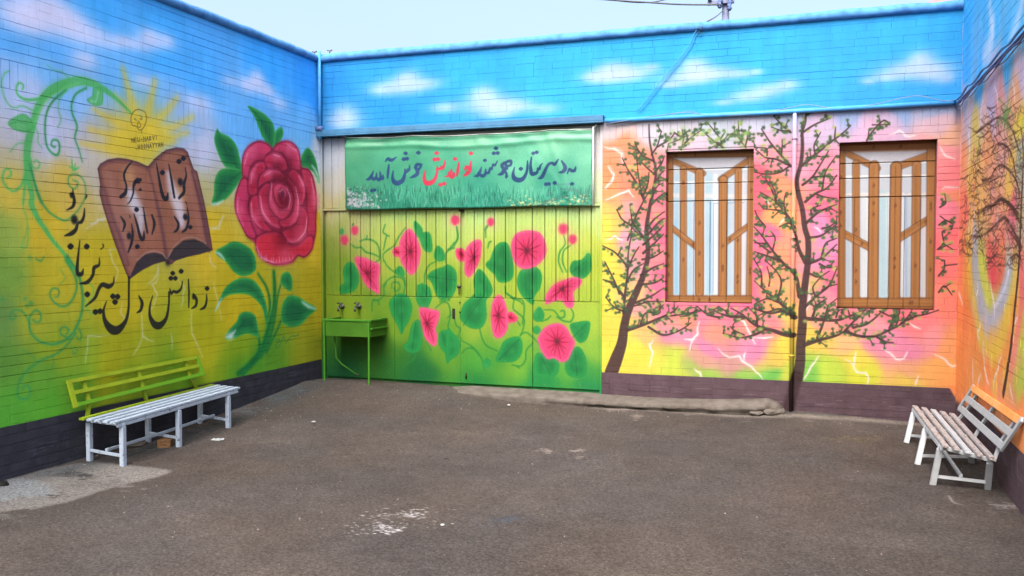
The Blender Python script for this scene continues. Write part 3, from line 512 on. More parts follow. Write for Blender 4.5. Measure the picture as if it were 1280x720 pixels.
    for q, w in ((P(330, 345, 400, 285, 480, 220, 560, 160, 600, 120), 3.2), (P(262, 350, 210, 290, 150, 220, 98, 140), 2.6), (P(258, 345, 185, 312, 120, 300, 65, 255), 2.4), (P(330, 160, 400, 115, 485, 80), 2.4), (P(262, 160, 215, 120, 168, 68), 2.2), (P(258, 150, 210, 150, 155, 130), 1.6), (P(255, 350, 200, 385, 130, 395, 65, 385), 2),
                 (P(330, 455, 385, 410, 430, 340, 475, 265), 2.6), (P(345, 550, 400, 505, 470, 470, 522, 400), 3), (P(385, 412, 420, 408, 470, 400), 1.8), (P(350, 670, 410, 615, 480, 580, 522, 565), 3), (P(285, 700, 240, 620, 170, 545, 90, 495), 3), (P(180, 545, 150, 470, 118, 415), 2.2), (P(400, 505, 460, 525, 522, 530), 2), (P(440, 700, 480, 690, 522, 660), 2.2),
                 (P(320, 180, 345, 110, 350, 60), 1.6), (P(400, 280, 395, 230, 430, 160), 1.6), (P(210, 290, 215, 240, 215, 200), 1.5), (P(130, 290, 125, 250, 60, 245), 1.5), (P(510, 190, 515, 130), 1.5), (P(440, 480, 460, 380, 520, 290), 2), (P(380, 620, 380, 590, 430, 570), 1.6), (P(230, 620, 210, 600, 110, 590), 1.8), (P(240, 640, 225, 560, 235, 500), 1.5),
                 (P(120, 690, 80, 640, 62, 600), 2), (P(180, 560, 175, 500, 150, 440), 1.6), (P(200, 690, 250, 670, 285, 690), 1.6),
                 (Q(345, 215, 310, 145, 290, 60, 262, 0), 4.4), (Q(312, 410, 290, 290, 225, 225, 160, 150, 100, 65, 55, 15), 4), (Q(205, 205, 130, 180, 58, 155), 2.8), (Q(290, 525, 205, 445, 130, 385, 58, 320), 4), (Q(285, 530, 205, 480, 130, 495, 58, 480), 2.8), (Q(190, 440, 130, 420, 62, 450), 2), (Q(190, 425, 210, 330, 185, 270, 120, 205), 2.2), (Q(100, 350, 95, 270, 58, 200), 2),
                 (Q(365, 222, 440, 190, 522, 115), 3.4), (Q(435, 195, 460, 110, 522, 80), 2.4), (Q(425, 225, 470, 245, 522, 240), 2.2), (Q(372, 280, 420, 298, 480, 265), 2.2), (Q(345, 465, 420, 395, 480, 345, 522, 250), 3), (Q(400, 405, 388, 355, 430, 300), 2), (Q(362, 80, 440, 62, 522, 0), 2.8), (Q(440, 370, 480, 350, 522, 340), 1.8), (Q(160, 150, 175, 80, 150, 40), 1.8),
                 (Q(140, 350, 145, 300, 130, 240), 1.6), (Q(120, 110, 60, 105), 1.6), (Q(150, 160, 60, 95), 2), (Q(385, 530, 410, 460, 450, 430), 2), (Q(480, 540, 470, 470, 522, 420), 1.8),
                 (Z(850, 360, 6)(855, 352, 790, 350, 700, 320, 620, 300, 540, 262, 470, 200, 380, 150), 5), (Z(850, 360, 6)(640, 310, 560, 350, 450, 372, 325, 340), 3), (Z(850, 360, 6)(480, 352, 410, 320, 378, 290), 1.8), (Z(850, 360, 6)(575, 275, 575, 210, 510, 145), 2.6), (Z(850, 360, 6)(480, 220, 380, 215, 300, 190, 245, 160), 2.8), (Z(850, 360, 6)(380, 215, 350, 180, 290, 140), 2),
                 (Z(850, 360, 6)(290, 220, 210, 200, 130, 140), 2.4), (Z(850, 360, 6)(850, 212, 770, 175, 670, 190, 560, 150), 3.4), (Z(850, 360, 6)(130, 165, 60, 205, 0, 215), 1.8),
                 (Z(990, 360, 6)(80, 228, 200, 236, 330, 242, 430, 212, 550, 160), 4.4), (Z(990, 360, 6)(95, 425, 200, 392, 330, 358, 400, 322), 4.6), (Z(990, 360, 6)(390, 330, 440, 275, 495, 220, 550, 165), 2.6), (Z(990, 360, 6)(405, 325, 500, 360, 620, 362, 740, 310, 810, 275, 870, 215, 900, 165), 3.4),
                 (Z(990, 360, 6)(820, 265, 920, 215, 1010, 195, 1100, 165), 2.2), (Z(990, 360, 6)(460, 298, 560, 270, 640, 210, 680, 165), 2.6), (Z(990, 360, 6)(640, 370, 700, 402, 760, 410), 2.4), (Z(990, 360, 6)(190, 375, 235, 260, 270, 130), 2.8), (Z(990, 360, 6)(155, 210, 190, 130, 260, 80), 2.4), (Z(990, 360, 6)(330, 220, 350, 170, 400, 160), 1.8),
                 (Z(990, 360, 6)(430, 200, 420, 160), 1.6), (Z(990, 360, 6)(580, 215, 580, 170, 620, 160), 1.6), (Z(990, 360, 6)(730, 300, 760, 240, 800, 200, 810, 160), 2), (Z(990, 360, 6)(780, 280, 800, 220, 750, 200), 1.4), (Z(990, 360, 6)(660, 175, 720, 205, 740, 210), 2),
                 (Z(960, 120, 3.6)(445, 200, 470, 160, 520, 110, 548, 130), 2), (Z(960, 120, 3.6)(450, 190, 455, 150), 1.4), (Z(960, 120, 3.6)(470, 130, 540, 128), 1.4), (Z(960, 120, 3.6)(775, 500, 800, 480, 795, 440), 1.8), (Z(960, 120, 3.6)(770, 580, 800, 560, 830, 575), 1.8), (Z(960, 120, 3.6)(775, 540, 800, 560), 1.3),
                 (Z(960, 120, 3.6)(765, 690, 790, 660, 785, 610, 825, 600), 1.8), (Z(960, 120, 3.6)(790, 665, 830, 690), 1.4), (Z(960, 300, 3.13)(670, 35, 700, 20, 720, 15), 1.5), (Z(960, 300, 3.13)(668, 140, 690, 110, 690, 80), 1.8), (Z(960, 300, 3.13)(690, 100, 740, 95), 1.5), (Z(960, 300, 3.13)(668, 205, 690, 180, 720, 215), 1.8), (Z(960, 300, 3.13)(690, 185, 715, 170), 1.3)):
        branch(q, w)
    ya, yb_ = int((ZB - c.v0) * c.res), int((ZBAND - .02 - c.v0) * c.res); xa_ = int((GX - c.u0) * c.res)
    c.img[ya:yb_, xa_:] += (np.array((250, 228, 222), np.float32) / 255 - c.img[ya:yb_, xa_:]) * .10  # pale haze mixed into the mural colour of the brick part, trees included
    # ---------- dark base band of the brick part
    y1 = int((ZB - c.v0) * c.res); x1 = int((GX - c.u0) * c.res)
    n = vnoise((y1, c.W - x1), 20, rng)[..., None] * .025 + vnoise((y1, c.W - x1), 4, rng)[..., None] * .015
    c.img[:y1, x1:] = np.array((92, 74, 84), np.float32) / 255 + n
    for k in range(90):
        x = random.uniform(758, 1180); y = random.uniform(470, 486) + (x - 760) * .045 + random.uniform(0, 22); L = random.uniform(3, 22)
        c.stroke([(x, y), (x + L, y + L * .05 + random.uniform(-.4, .4))], random.uniform(.5, 1.1), random.choice([(150, 134, 140), (124, 106, 112), (66, 54, 60), (60, 50, 56)]), random.uniform(.25, .6), soft=.8)
    c.stroke([(984, 520), (990, 495), (996, 470)], 14, bark, .6, soft=2)
    c.poly([(1185, 482), (1206, 482), (1206, 512), (1196, 500)], (246, 150, 90), soft=1.5, smooth=False)

# ------------------------------------------------------------------ gate sheets
CG = Canvas('gate_paint', -0.1, 3.7, -0.3, 3.15, 240, 'B', 0.06)
def paint_gate():
    c = CG
    c.field([(404, 190, (172, 188, 210)), (420, 200, (190, 200, 218)), (420, 235, (196, 200, 200)), (412, 255, (196, 186, 130)), (425, 262, (178, 190, 140)), (500, 268, (158, 198, 122)), (600, 268, (168, 212, 134)), (700, 268, (176, 218, 142)), (748, 268, (196, 224, 150)),  # gate paint colours, the weaker light at lower left included in them
             (500, 200, (190, 200, 200)), (600, 200, (190, 200, 200)), (748, 180, (214, 214, 222)), (748, 235, (214, 224, 190)), (418, 285, (159, 172, 92)), (500, 290, (168, 186, 88)), (600, 285, (180, 200, 104)), (700, 290, (182, 202, 100)), (745, 300, (180, 196, 76)),
             (415, 310, (127, 152, 58)), (500, 320, (150, 172, 60)), (600, 320, (159, 186, 66)), (700, 320, (170, 192, 70)), (745, 340, (170, 190, 62)), (415, 345, (113, 146, 38)), (560, 350, (141, 168, 50)), (650, 350, (150, 178, 56)), (740, 365, (159, 186, 62)),
             (420, 380, (123, 152, 34)), (440, 395, (118, 150, 32)), (500, 400, (104, 146, 34)), (740, 405, (150, 182, 60)), (600, 405, (132, 166, 50)), (680, 400, (136, 170, 48)), (560, 430, (93, 146, 38)), (420, 430, (52, 108, 24)), (480, 432, (56, 112, 28)), (740, 440, (132, 176, 58)), (640, 440, (111, 166, 48)),
             (700, 455, (84, 160, 56)), (600, 450, (70, 148, 48)), (430, 450, (34, 98, 34)), (500, 452, (40, 110, 38)), (430, 464, (10, 86, 50)), (520, 466, (12, 98, 50)), (600, 466, (18, 118, 56)), (745, 478, (22, 130, 74)), (680, 472, (20, 128, 66)), (745, 462, (50, 140, 60))], k=2.0)
    G, H, I, J = Z(400, 260, 6), Z(400, 360, 5.54), Z(560, 260, 6), Z(560, 360, 5.145)
    def leaf(p, vein=None, col=(30, 142, 68)):
        c.poly(p, (80, 176, 80), soft=3.5, a=.25)
        c.poly(p, col, soft=1.3, dark=(14, 112, 56), darkw=9, rim=(20, 100, 50), rimw=1.2, rima=.5)
        q = np.array(p); c.blob(q.mean(0) + rng.uniform(-3, 3, 2), 5, (56, 160, 84), .4, 1)
        if vein: c.stroke(vein, [.8, 1.8, .6], (8, 84, 42), .75, soft=1.1)
    def vine(p, w=2.0, a=.75): c.stroke(p, [w * .7, w, w * .8], (30, 122, 50), a, soft=1.0)
    for p in (G(230, 270, 270, 298, 310, 295, 345, 330, 400, 345, 440, 365), G(300, 250, 345, 235, 400, 245, 440, 290, 448, 380, 420, 405), G(480, 400, 475, 350, 510, 315, 560, 280, 590, 220, 640, 150), G(478, 315, 490, 250, 500, 205, 475, 180, 490, 125), G(480, 390, 510, 440, 560, 480, 620, 510, 640, 560, 630, 640),
              G(470, 590, 510, 540, 560, 515, 620, 530, 640, 580), G(500, 560, 480, 600, 480, 650, 440, 690, 400, 690), G(540, 600, 545, 560, 590, 560, 600, 600, 570, 625, 555, 600), G(870, 400, 820, 430, 790, 490, 785, 560), G(945, 410, 945, 340, 1000, 290, 1035, 225, 1028, 140), G(960, 310, 1010, 300), G(1000, 650, 960, 690, 900, 700), G(350, 235, 355, 210), G(500, 205, 520, 210),
              H(360, 160, 365, 90, 400, 85, 410, 115), H(800, 140, 850, 100, 890, 110, 905, 180, 890, 260, 900, 290), H(980, 350, 950, 330), H(430, 460, 440, 500, 470, 510), H(660, 460, 655, 490, 590, 530), H(740, 370, 770, 430), H(500, 420, 530, 440), I(0, 320, 40, 270, 72, 230, 65, 140), I(310, 120, 285, 150, 285, 220), I(300, 300, 310, 260, 325, 250), I(870, 210, 880, 270, 840, 330, 830, 400, 860, 480), I(920, 280, 870, 320, 860, 400, 890, 480), I(430, 590, 440, 640, 500, 680, 540, 700, 560, 720),
              J(430, 60, 420, 130, 450, 160, 490, 200, 485, 260, 465, 310), J(430, 70, 480, 80, 492, 140, 480, 230), J(440, 200, 465, 240), J(370, 30, 400, 50, 425, 75), J(0, 60, 10, 80), J(205, 260, 220, 320, 250, 370, 320, 405), J(80, 335, 140, 365, 190, 410, 225, 470, 235, 530), J(90, 420, 120, 390, 165, 390, 200, 430), J(40, 180, 55, 240, 80, 260, 70, 310), J(0, 190, 20, 170),
              J(545, 355, 505, 400, 500, 460, 470, 500, 415, 495), J(470, 300, 500, 285, 540, 310, 590, 365), J(620, 140, 680, 145, 720, 190, 750, 180, 745, 145, 725, 150), J(790, 130, 808, 170, 790, 215, 740, 210, 700, 185), J(600, 215, 640, 200, 660, 180), J(440, 500, 460, 515)):
        vine(p, 2.2)
    for p, v in ((G(175, 480, 190, 430, 230, 405, 270, 440, 295, 510, 280, 590, 235, 630, 160, 640, 150, 590, 185, 560), G(235, 420, 240, 600)), (G(710, 100, 750, 130, 770, 170, 760, 215, 730, 215, 710, 160), None), (G(745, 200, 790, 182, 830, 200, 840, 320, 790, 320, 760, 270), None), (G(885, 285, 925, 320, 938, 380, 900, 400, 860, 375, 860, 330), None),
                 (G(805, 515, 850, 470, 930, 440, 960, 425, 1010, 460, 1028, 530, 1010, 630, 930, 690, 880, 660, 840, 560), G(820, 515, 1020, 540)), (G(735, 575, 770, 590, 825, 620, 835, 680, 800, 760, 760, 750, 725, 690, 728, 620), G(750, 600, 790, 740)), (G(590, 440, 620, 450, 635, 500, 600, 510, 565, 480), None), (H(480, 110, 510, 60, 560, 38, 610, 60, 640, 130, 620, 220, 590, 270, 565, 318, 540, 260, 500, 190), H(565, 60, 570, 300)),
                 (H(668, 222, 700, 240, 712, 330, 690, 430, 640, 450, 595, 430, 580, 400, 610, 370, 635, 270), H(665, 240, 640, 430)), (H(822, 370, 830, 310, 870, 290, 920, 310, 970, 370, 970, 420, 920, 470, 885, 515, 870, 460, 835, 410), H(850, 310, 890, 500)), (H(672, 40, 700, -30, 760, 0, 772, 80, 730, 130, 680, 100), None),
                 (I(285, 430, 320, 380, 345, 310, 385, 265, 440, 262, 475, 330, 492, 440, 485, 520, 440, 555, 380, 550, 350, 500), I(415, 280, 420, 540)), (I(520, 560, 540, 480, 600, 440, 670, 450, 705, 510, 690, 600, 650, 660, 640, 720, 600, 700, 545, 640), I(610, 450, 615, 700)), (I(195, 540, 230, 460, 280, 500, 325, 580, 330, 640, 260, 700, 210, 640), None), (I(915, 450, 940, 400, 1000, 390, 1055, 340, 1075, 390, 1070, 470, 1020, 525, 960, 520, 925, 490), I(925, 480, 1040, 400)),
                 (J(80, 190, 100, 110, 150, 60, 200, 10, 240, 30, 245, 110, 248, 190, 220, 250, 170, 262, 120, 240), J(100, 240, 220, 60)), (J(-5, 270, 40, 300, 78, 350, 70, 420, 20, 460, -10, 470), None), (J(310, 465, 335, 400, 360, 345, 420, 315, 465, 320, 480, 370, 470, 430, 430, 470, 370, 475), J(330, 460, 460, 330)), (J(550, 170, 575, 130, 595, 125, 618, 165, 610, 205, 575, 215, 552, 200), None), (J(545, 265, 570, 245, 595, 265, 590, 290, 560, 292), None),
                 (J(785, 240, 830, 220, 905, 215, 912, 260, 890, 330, 850, 352, 815, 320), J(800, 320, 890, 230)), (J(755, 520, 765, 450, 810, 385, 850, 385, 885, 450, 890, 540, 860, 572, 790, 570), J(815, 400, 830, 560)), (J(555, 470, 575, 420, 640, 430, 700, 460, 715, 510, 690, 560, 600, 572, 560, 550), J(600, 440, 660, 560)), (J(225, 480, 250, 450, 275, 475, 270, 500, 240, 510), None), (G(150, 180, 165, 155, 178, 175, 165, 200), None), (I(1045, 350, 1055, 345, 1060, 380, 1050, 390), None)):
        leaf(p, v)
    def flower(p, cen, n=11, r=10, col=(206, 64, 114)):
        c.poly(p, (226, 120, 152), soft=7, a=.45)
        c.poly(p, col, soft=1.1, rim=(226, 112, 154), rimw=3.2, rima=.75)
        c.stroke(p + p[:1], .8, (186, 40, 96), .5, soft=.9)
        q = np.array(p).mean(0)
        c.blob(cen, r * .9, (190, 24, 66), .6, 1)
        for i in range(n):
            v = np.array(p[int(i * len(p) / n)]) ; cc = np.array(cen); e = cc + (v - cc) * random.uniform(.6, .85)
            m = (cc + e) / 2 + rng.uniform(-1, 1, 2)
            c.stroke([cc, m, e], [1.8, 1.2, .5], (128, 14, 52), .72, soft=.9)
        c.blob(cen, r * .28, (92, 24, 48), .85)
    flower(G(262, 385, 285, 368, 340, 375, 390, 400, 440, 420, 450, 470, 440, 540, 445, 635, 410, 625, 350, 580, 310, 500), G(355, 490)[0], 12, 9)
    flower(G(600, 260, 625, 200, 670, 158, 715, 200, 742, 270, 755, 330, 740, 420, 715, 480, 680, 498, 640, 450, 610, 400, 600, 330), G(680, 325)[0], 12, 10)
    flower(G(545, 330, 560, 298, 600, 295, 612, 330, 600, 360, 565, 362), G(580, 330)[0], 4, 3, (208, 50, 92))
    flower(H(690, 150, 720, 136, 770, 148, 825, 165, 815, 240, 800, 280, 812, 340, 800, 398, 760, 380, 725, 330, 710, 250), H(742, 245)[0], 11, 8)
    flower(I(165, 270, 215, 240, 252, 255, 245, 350, 215, 440, 165, 515, 130, 490, 125, 430, 130, 330), I(195, 372)[0], 11, 8); flower(I(60, 315, 90, 303, 130, 330, 135, 370, 105, 400, 70, 375), I(98, 350)[0], 4, 3, (210, 46, 84))
    flower(I(475, 290, 500, 210, 550, 178, 620, 170, 690, 190, 730, 260, 735, 340, 690, 410, 620, 450, 550, 450, 500, 400), I(592, 320)[0], 17, 14)
    flower(I(730, 695, 745, 640, 800, 575, 880, 540, 950, 520, 1002, 540, 990, 580, 940, 630, 945, 700, 930, 745, 890, 740, 850, 690, 790, 700, 740, 720), I(860, 605)[0], 14, 10)
    flower(J(280, 180, 290, 90, 320, 48, 350, 60, 375, 120, 385, 200, 380, 270, 340, 318, 300, 310, 285, 250), J(325, 175)[0], 12, 9); flower(J(385, 165, 410, 155, 448, 190, 435, 215, 390, 220), J(400, 190)[0], 4, 3, (214, 44, 86))
    flower(J(580, 325, 610, 270, 650, 240, 710, 228, 760, 255, 785, 300, 815, 350, 790, 420, 770, 460, 730, 475, 680, 450, 640, 455, 605, 410, 590, 370), J(702, 342)[0], 13, 12)
    for q, r in ((G(185, 240), 6.0), (G(262, 168), 5.6), (G(1015, 92), 5.6), (I(55, 92), 5.6), (I(322, 105), 5.2), (I(865, 158), 6.8), (I(935, 235), 6.0)):
        c.blob(q[0], r * 1.5, (226, 140, 150), .3); c.blob(q[0], r, (204, 58, 104), .95, .95, 2.2)
        for t in range(4): c.stroke([(q[0][0] - r * .6 + t * r * .4, q[0][1] - r * .8), (q[0][0] - r * .2 + t * r * .15, q[0][1] + r * .9)], [.5, 1.2, .4], (180, 30, 78), .5, soft=1)
    c.stroke(G(245, 130, 252, 118), 2, (30, 120, 60), .8); c.stroke(I(275, 165, 300, 140), 1.6, (30, 130, 70), .7)

# ------------------------------------------------------------------ the two blind openings painted as shutters
CW = Canvas('shutter_paint', 4.0, 7.1, 0.8, 2.8, 260, 'B', 0.11)
def paint_windows():
    c = CW
    c.img[:] = np.array((158, 100, 56), np.float32) / 255
    wood, edge, pane = (170, 110, 62), (96, 58, 38), (196, 206, 220)
    def grain(p, w, hor=False):
        w = w * 1.18
        c.stroke(p, w, edge, .75, soft=1.4); c.stroke(p, w - 2.2, (176, 122, 68), .95, soft=1.2)
        P = np.array(p, float)
        for k in range(3):
            o = rng.uniform(-.28, .28) * w; a, b = P[0], P[-1]; n = np.array((-(b - a)[1], (b - a)[0])); n = n / (np.hypot(*n) + 1e-6) * o
            c.stroke([a + n, (a + b) / 2 + n + rng.uniform(-.6, .6, 2), b + n], .7, (128, 78, 40), .5, soft=.9)
        L = np.hypot(*(P[-1] - P[0]))
        for k in range(max(0, int(L / 46))):
            t = random.uniform(.1, .9); q = P[0] * (1 - t) + P[-1] * t
            c.stroke([(q[0] - .8, q[1] - 3), (q[0] + 1.2, q[1]), (q[0] - .6, q[1] + 3.2), (q[0] - 1.6, q[1])], .7, (96, 52, 28), .7, soft=.6)
            c.blob(q, .9, (84, 44, 26), .8)
    def shutter(V, right):
        # V maps enlargement coordinates of each opening; measured separately
        pass
    V = Z(825, 175, 3.35)
    c.poly(V(55, 75, 375, 75, 375, 650, 50, 650), pane, soft=2, smooth=False)
    c.poly(V(60, 78, 372, 72, 300, 118, 120, 118), (196, 200, 214), soft=3, smooth=False)
    for x, w, col in ((70, 5, (150, 196, 224)), (125, 5, (160, 202, 226)), (205, 9, (168, 206, 226)), (232, 4, (236, 240, 244)), (285, 5, (164, 204, 226)), (345, 4, (226, 216, 222)), (90, 3, (236, 230, 228)), (180, 3, (232, 236, 240))):
        c.stroke(V(x, 150, x, 640), w, col, .8, soft=3)
    c.stroke(V(62, 122, 372, 122), 2, (228, 240, 248), .9); c.stroke(V(62, 178, 372, 175), 2, (236, 242, 246), .8); c.stroke(V(60, 232, 380, 236), 5, (226, 222, 220), .7, soft=2)
    c.stroke(V(212, 260, 210, 640), .8, (84, 132, 180), .9); c.stroke(V(225, 262, 222, 640), .8, (110, 150, 190), .8); c.stroke(V(228, 265, 350, 262), .8, (90, 130, 170), .7)
    c.stroke(V(65, 340, 68, 640), 3, (130, 190, 224), .7, soft=3)
    grain(V(60, 90, 180, 140), 6.5); grain(V(378, 80, 255, 165), 7); grain(V(98, 120, 98, 645), 7.5); grain(V(165, 135, 165, 640), 9); grain(V(265, 165, 262, 645), 9); grain(V(328, 130, 325, 645), 7.5)
    grain(V(20, 345, 162, 456), 6.5); grain(V(398, 340, 262, 438), 6.5); grain(V(165, 135, 165, 640), 9); grain(V(265, 165, 262, 645), 9)
    grain(V(36, 60, 36, 660), 9.5); grain(V(385, 60, 376, 660), 8.5); grain(V(30, 668, 390, 668), 8.5); grain(V(30, 62, 390, 56), 7)
    X = Z(1040, 170, 3.27)
    c.poly(X(52, 70, 400, 62, 395, 660, 50, 660), pane, soft=2, smooth=False)
    c.poly(X(60, 66, 395, 58, 320, 110, 130, 110), (196, 200, 214), soft=3, smooth=False)
    for x, w, col in ((66, 4, (170, 190, 210)), (128, 5, (214, 224, 232)), (210, 12, (176, 212, 226)), (232, 4, (240, 242, 246)), (292, 4, (240, 242, 246)), (303, 4, (140, 170, 210)), (380, 5, (222, 212, 214)), (146, 3, (240, 242, 244)), (315, 4, (190, 210, 222))):
        c.stroke(X(x, 240, x, 650), w, col, .8, soft=3)
    c.stroke(X(60, 112, 400, 106), 2.2, (236, 244, 248), .9); c.stroke(X(60, 166, 400, 160), 2.6, (238, 242, 246), .9); c.stroke(X(50, 240, 400, 240), 4, (232, 226, 222), .7, soft=2)
    c.stroke(X(228, 250, 226, 650), .8, (150, 180, 204), .8); c.stroke(X(60, 245, 400, 250), .8, (110, 100, 110), .6)
    grain(X(70, 75, 185, 132), 7.5); grain(X(392, 80, 262, 128), 8.5); grain(X(98, 112, 98, 660), 8); grain(X(172, 120, 168, 655), 10.5); grain(X(262, 125, 254, 660), 11.5); grain(X(346, 118, 340, 662), 9.5)
    grain(X(30, 390, 168, 462), 8.5); grain(X(425, 322, 255, 430), 8.5); grain(X(172, 120, 168, 655), 10.5); grain(X(262, 125, 254, 660), 11.5)
    grain(X(36, 50, 36, 670), 9.5); grain(X(406, 50, 402, 680), 9.5); grain(X(28, 680, 410, 680), 10); grain(X(28, 48, 415, 38), 7)

# ================================================================== RIGHT WALL MURAL
CR = Canvas('right_wall_paint', 0.0, 6.0, -0.5, 4.8, 200, 'R')
def paint_right():
    c = CR
    c.field([(1208, 20, (66, 180, 250)), (1208, 90, (70, 176, 248)), (1240, 10, (80, 186, 250)), (1275, 20, (96, 192, 250)), (1260, 60, (80, 184, 248)), (1225, 100, (78, 176, 246)), (1300, 0, (90, 190, 250)), (1350, -80, (80, 185, 250)), (1230, -60, (66, 180, 250)),
             (1205, 128, (150, 176, 220)), (1212, 150, (206, 190, 205)), (1203, 165, (222, 180, 180)), (1240, 125, (200, 180, 210)), (1275, 95, (212, 190, 214)), (1205, 200, (244, 160, 120)), (1212, 210, (238, 190, 110)), (1220, 170, (226, 200, 110)), (1228, 140, (226, 190, 190)), (1250, 130, (232, 160, 160)), (1270, 120, (240, 170, 120)), (1278, 160, (236, 210, 70)),
             (1205, 260, (250, 130, 110)), (1203, 330, (252, 136, 100)), (1205, 400, (250, 140, 84)), (1200, 440, (248, 150, 84)), (1215, 250, (242, 176, 90)), (1230, 220, (240, 180, 110)), (1235, 190, (240, 160, 110)), (1255, 180, (236, 170, 150)), (1262, 220, (240, 190, 90)), (1245, 250, (240, 160, 130)), (1265, 260, (238, 120, 130)), (1275, 250, (196, 180, 150)), (1275, 210, (170, 176, 150)),
             (1212, 300, (236, 190, 110)), (1219, 330, (180, 175, 170)), (1210, 350, (244, 180, 80)), (1228, 345, (202, 205, 90)), (1236, 335, (238, 120, 100)), (1240, 348, (236, 80, 92)), (1250, 340, (240, 110, 90)), (1236, 368, (200, 204, 90)), (1225, 385, (180, 178, 190)), (1240, 390, (186, 184, 200)), (1254, 370, (190, 190, 195)), (1262, 340, (192, 196, 170)), (1234, 405, (198, 180, 180)), (1225, 420, (232, 190, 90)), (1240, 425, (236, 180, 100)), (1262, 400, (238, 196, 84)), (1270, 360, (240, 196, 84)),
             (1214, 420, (244, 150, 84)), (1225, 460, (244, 160, 90)), (1245, 455, (236, 196, 80)), (1258, 440, (238, 186, 90)), (1250, 480, (244, 160, 110)), (1270, 450, (240, 150, 130)), (1276, 400, (244, 130, 120)), (1278, 350, (244, 120, 120)), (1275, 470, (190, 200, 84)), (1279, 430, (200, 206, 84)), (1265, 500, (238, 160, 110)), (1230, 495, (246, 150, 96)), (1279, 520, (244, 150, 90)), (1340, 300, (240, 150, 110)), (1340, 500, (200, 200, 84)), (1400, 100, (212, 190, 210)), (1380, 240, (236, 200, 90))], k=2.4, eps=.003)
    def arc(p, w, col, a, soft=6): c.stroke(p, w, col, a, soft=soft)
    arc([(1206, 300), (1209, 370), (1222, 440), (1240, 466), (1258, 440), (1268, 380)], 9, (248, 140, 74), .7)
    arc([(1211, 290), (1214, 350), (1224, 410), (1241, 440), (1256, 410), (1267, 350), (1268, 320)], 8, (240, 198, 74), .8)
    arc([(1218, 280), (1220, 330), (1228, 375), (1240, 400), (1252, 375), (1262, 335)], 10, (182, 182, 198), .85)
    arc([(1227, 300), (1229, 345), (1238, 375), (1248, 350), (1252, 320)], 9, (208, 208, 84), .85)
    arc([(1236, 310), (1239, 345), (1247, 350), (1252, 325)], 10, (238, 84, 92), .85)
    arc([(1262, 330), (1256, 360), (1243, 384)], 3, (226, 230, 244), .8, 3)
    arc([(1279, 400), (1274, 440), (1268, 480)], 8, (206, 208, 84), .8)
    arc([(1276, 330), (1272, 400), (1262, 470)], 6, (246, 128, 116), .6)
    for q, w in (([(1237, 0), (1238, 20), (1241, 40), (1238, 60)], 7), ([(1240, 30), (1238, 50), (1230, 70)], 10), ([(1278, 0), (1272, 25), (1262, 55)], 8)): c.stroke(q, w, (214, 222, 246), .7, soft=7)
    for q in ([(1243, 108), (1247, 128)], [(1265, 100), (1268, 125)], [(1229, 125), (1226, 150), (1222, 170)], [(1212, 150), (1212, 180), (1210, 205)], [(1222, 355), (1220, 370)], [(1238, 352), (1241, 372), (1243, 395)], [(1226, 400), (1222, 415), (1224, 425)], [(1229, 428), (1230, 448), (1233, 470), (1236, 480)], [(1252, 445), (1248, 460), (1244, 470), (1242, 485)], [(1216, 450), (1216, 480)],
              [(1226, 468), (1222, 485)], [(1272, 395), (1268, 405)], [(1262, 480), (1266, 500)], [(1198, 365), (1203, 380)]): c.bolt(q, 1.8, .75, (250, 240, 244))
    # tree of curling twigs
    bk = (64, 40, 36); bs = (82, 54, 44)
    c.stroke([(1254, 492), (1258, 470), (1264, 430), (1268, 390), (1273, 340), (1275, 300), (1276, 270), (1278, 230), (1279, 190), (1276, 160)], [6.5, 6, 5.5, 5, 4.6, 4.4, 4, 3, 2.4, 1.6], bk, .92, soft=.9)
    Y, X2 = Z(1190, 100, 4), Z(1180, 240, 7.2)
    for p, w in ((X2(690, 480, 650, 400, 600, 300, 540, 230, 460, 300, 380, 370, 310, 400, 250, 390), 3), (X2(700, 300, 640, 190, 580, 110, 510, 60, 440, 120, 380, 130, 330, 190, 280, 180), 2.8), (X2(690, 600, 650, 560, 600, 590), 2), (X2(690, 520, 640, 420, 580, 340), 2.2),
                 (Y(320, 480, 300, 380, 270, 330, 230, 320, 200, 360), 2.2), (Y(340, 600, 320, 500, 260, 430, 220, 440, 190, 490, 150, 500), 2.2), (Y(330, 340, 300, 250, 250, 190, 200, 200, 150, 240), 1.8), (Y(340, 680, 290, 620, 240, 600, 190, 640, 130, 660), 2.4)):
        c.stroke(p, [w * .8, w * .7, w * .35], bk, .8, soft=.7)
        Qs = cr(p, 6)
        for i in range(0, len(Qs), 3):
            for t in range(2):
                a = random.uniform(.3, 2.7); L = random.uniform(5, 13); s = Qs[i]
                c.stroke([s, (s[0] + math.cos(a) * L * .35 + random.uniform(-1.5, 1.5), s[1] + math.sin(a) * L * .4), (s[0] + math.cos(a) * L * .5, s[1] + math.sin(a) * L)], [1.0, .6], bs, .75, soft=.5)
    def inside(x, y):
        t = (y - 130) / 200; xl = 1236 - 34 * min(1, max(0, t * 1.6)) ** .7; return xl < x < 1279 and y < 334 - abs(x - 1250) * .3
    random.seed(5)
    for k in range(560):
        x, y = random.uniform(1200, 1279), random.uniform(130, 332)
        if not inside(x, y): continue
        p = [(x, y)]; a = random.uniform(1.0, 2.2)
        for j in range(random.randint(3, 5)):
            a += random.uniform(-1.0, 1.0); x += math.cos(a) * 3.2; y += math.sin(a) * 4.4; p.append((x, y))
        c.stroke(p, [.8, .65, .4], random.choice([bk, bs, (120, 84, 60)]), .62, soft=.5)
    for k in range(60):
        x, y = random.uniform(1210, 1279), random.uniform(128, 330)
        if inside(x, y): c.blob((x, y), random.uniform(1.5, 4), random.choice([(228, 206, 70), (200, 170, 200), (240, 130, 110), (160, 170, 110), (226, 180, 80)]), .5, .8)
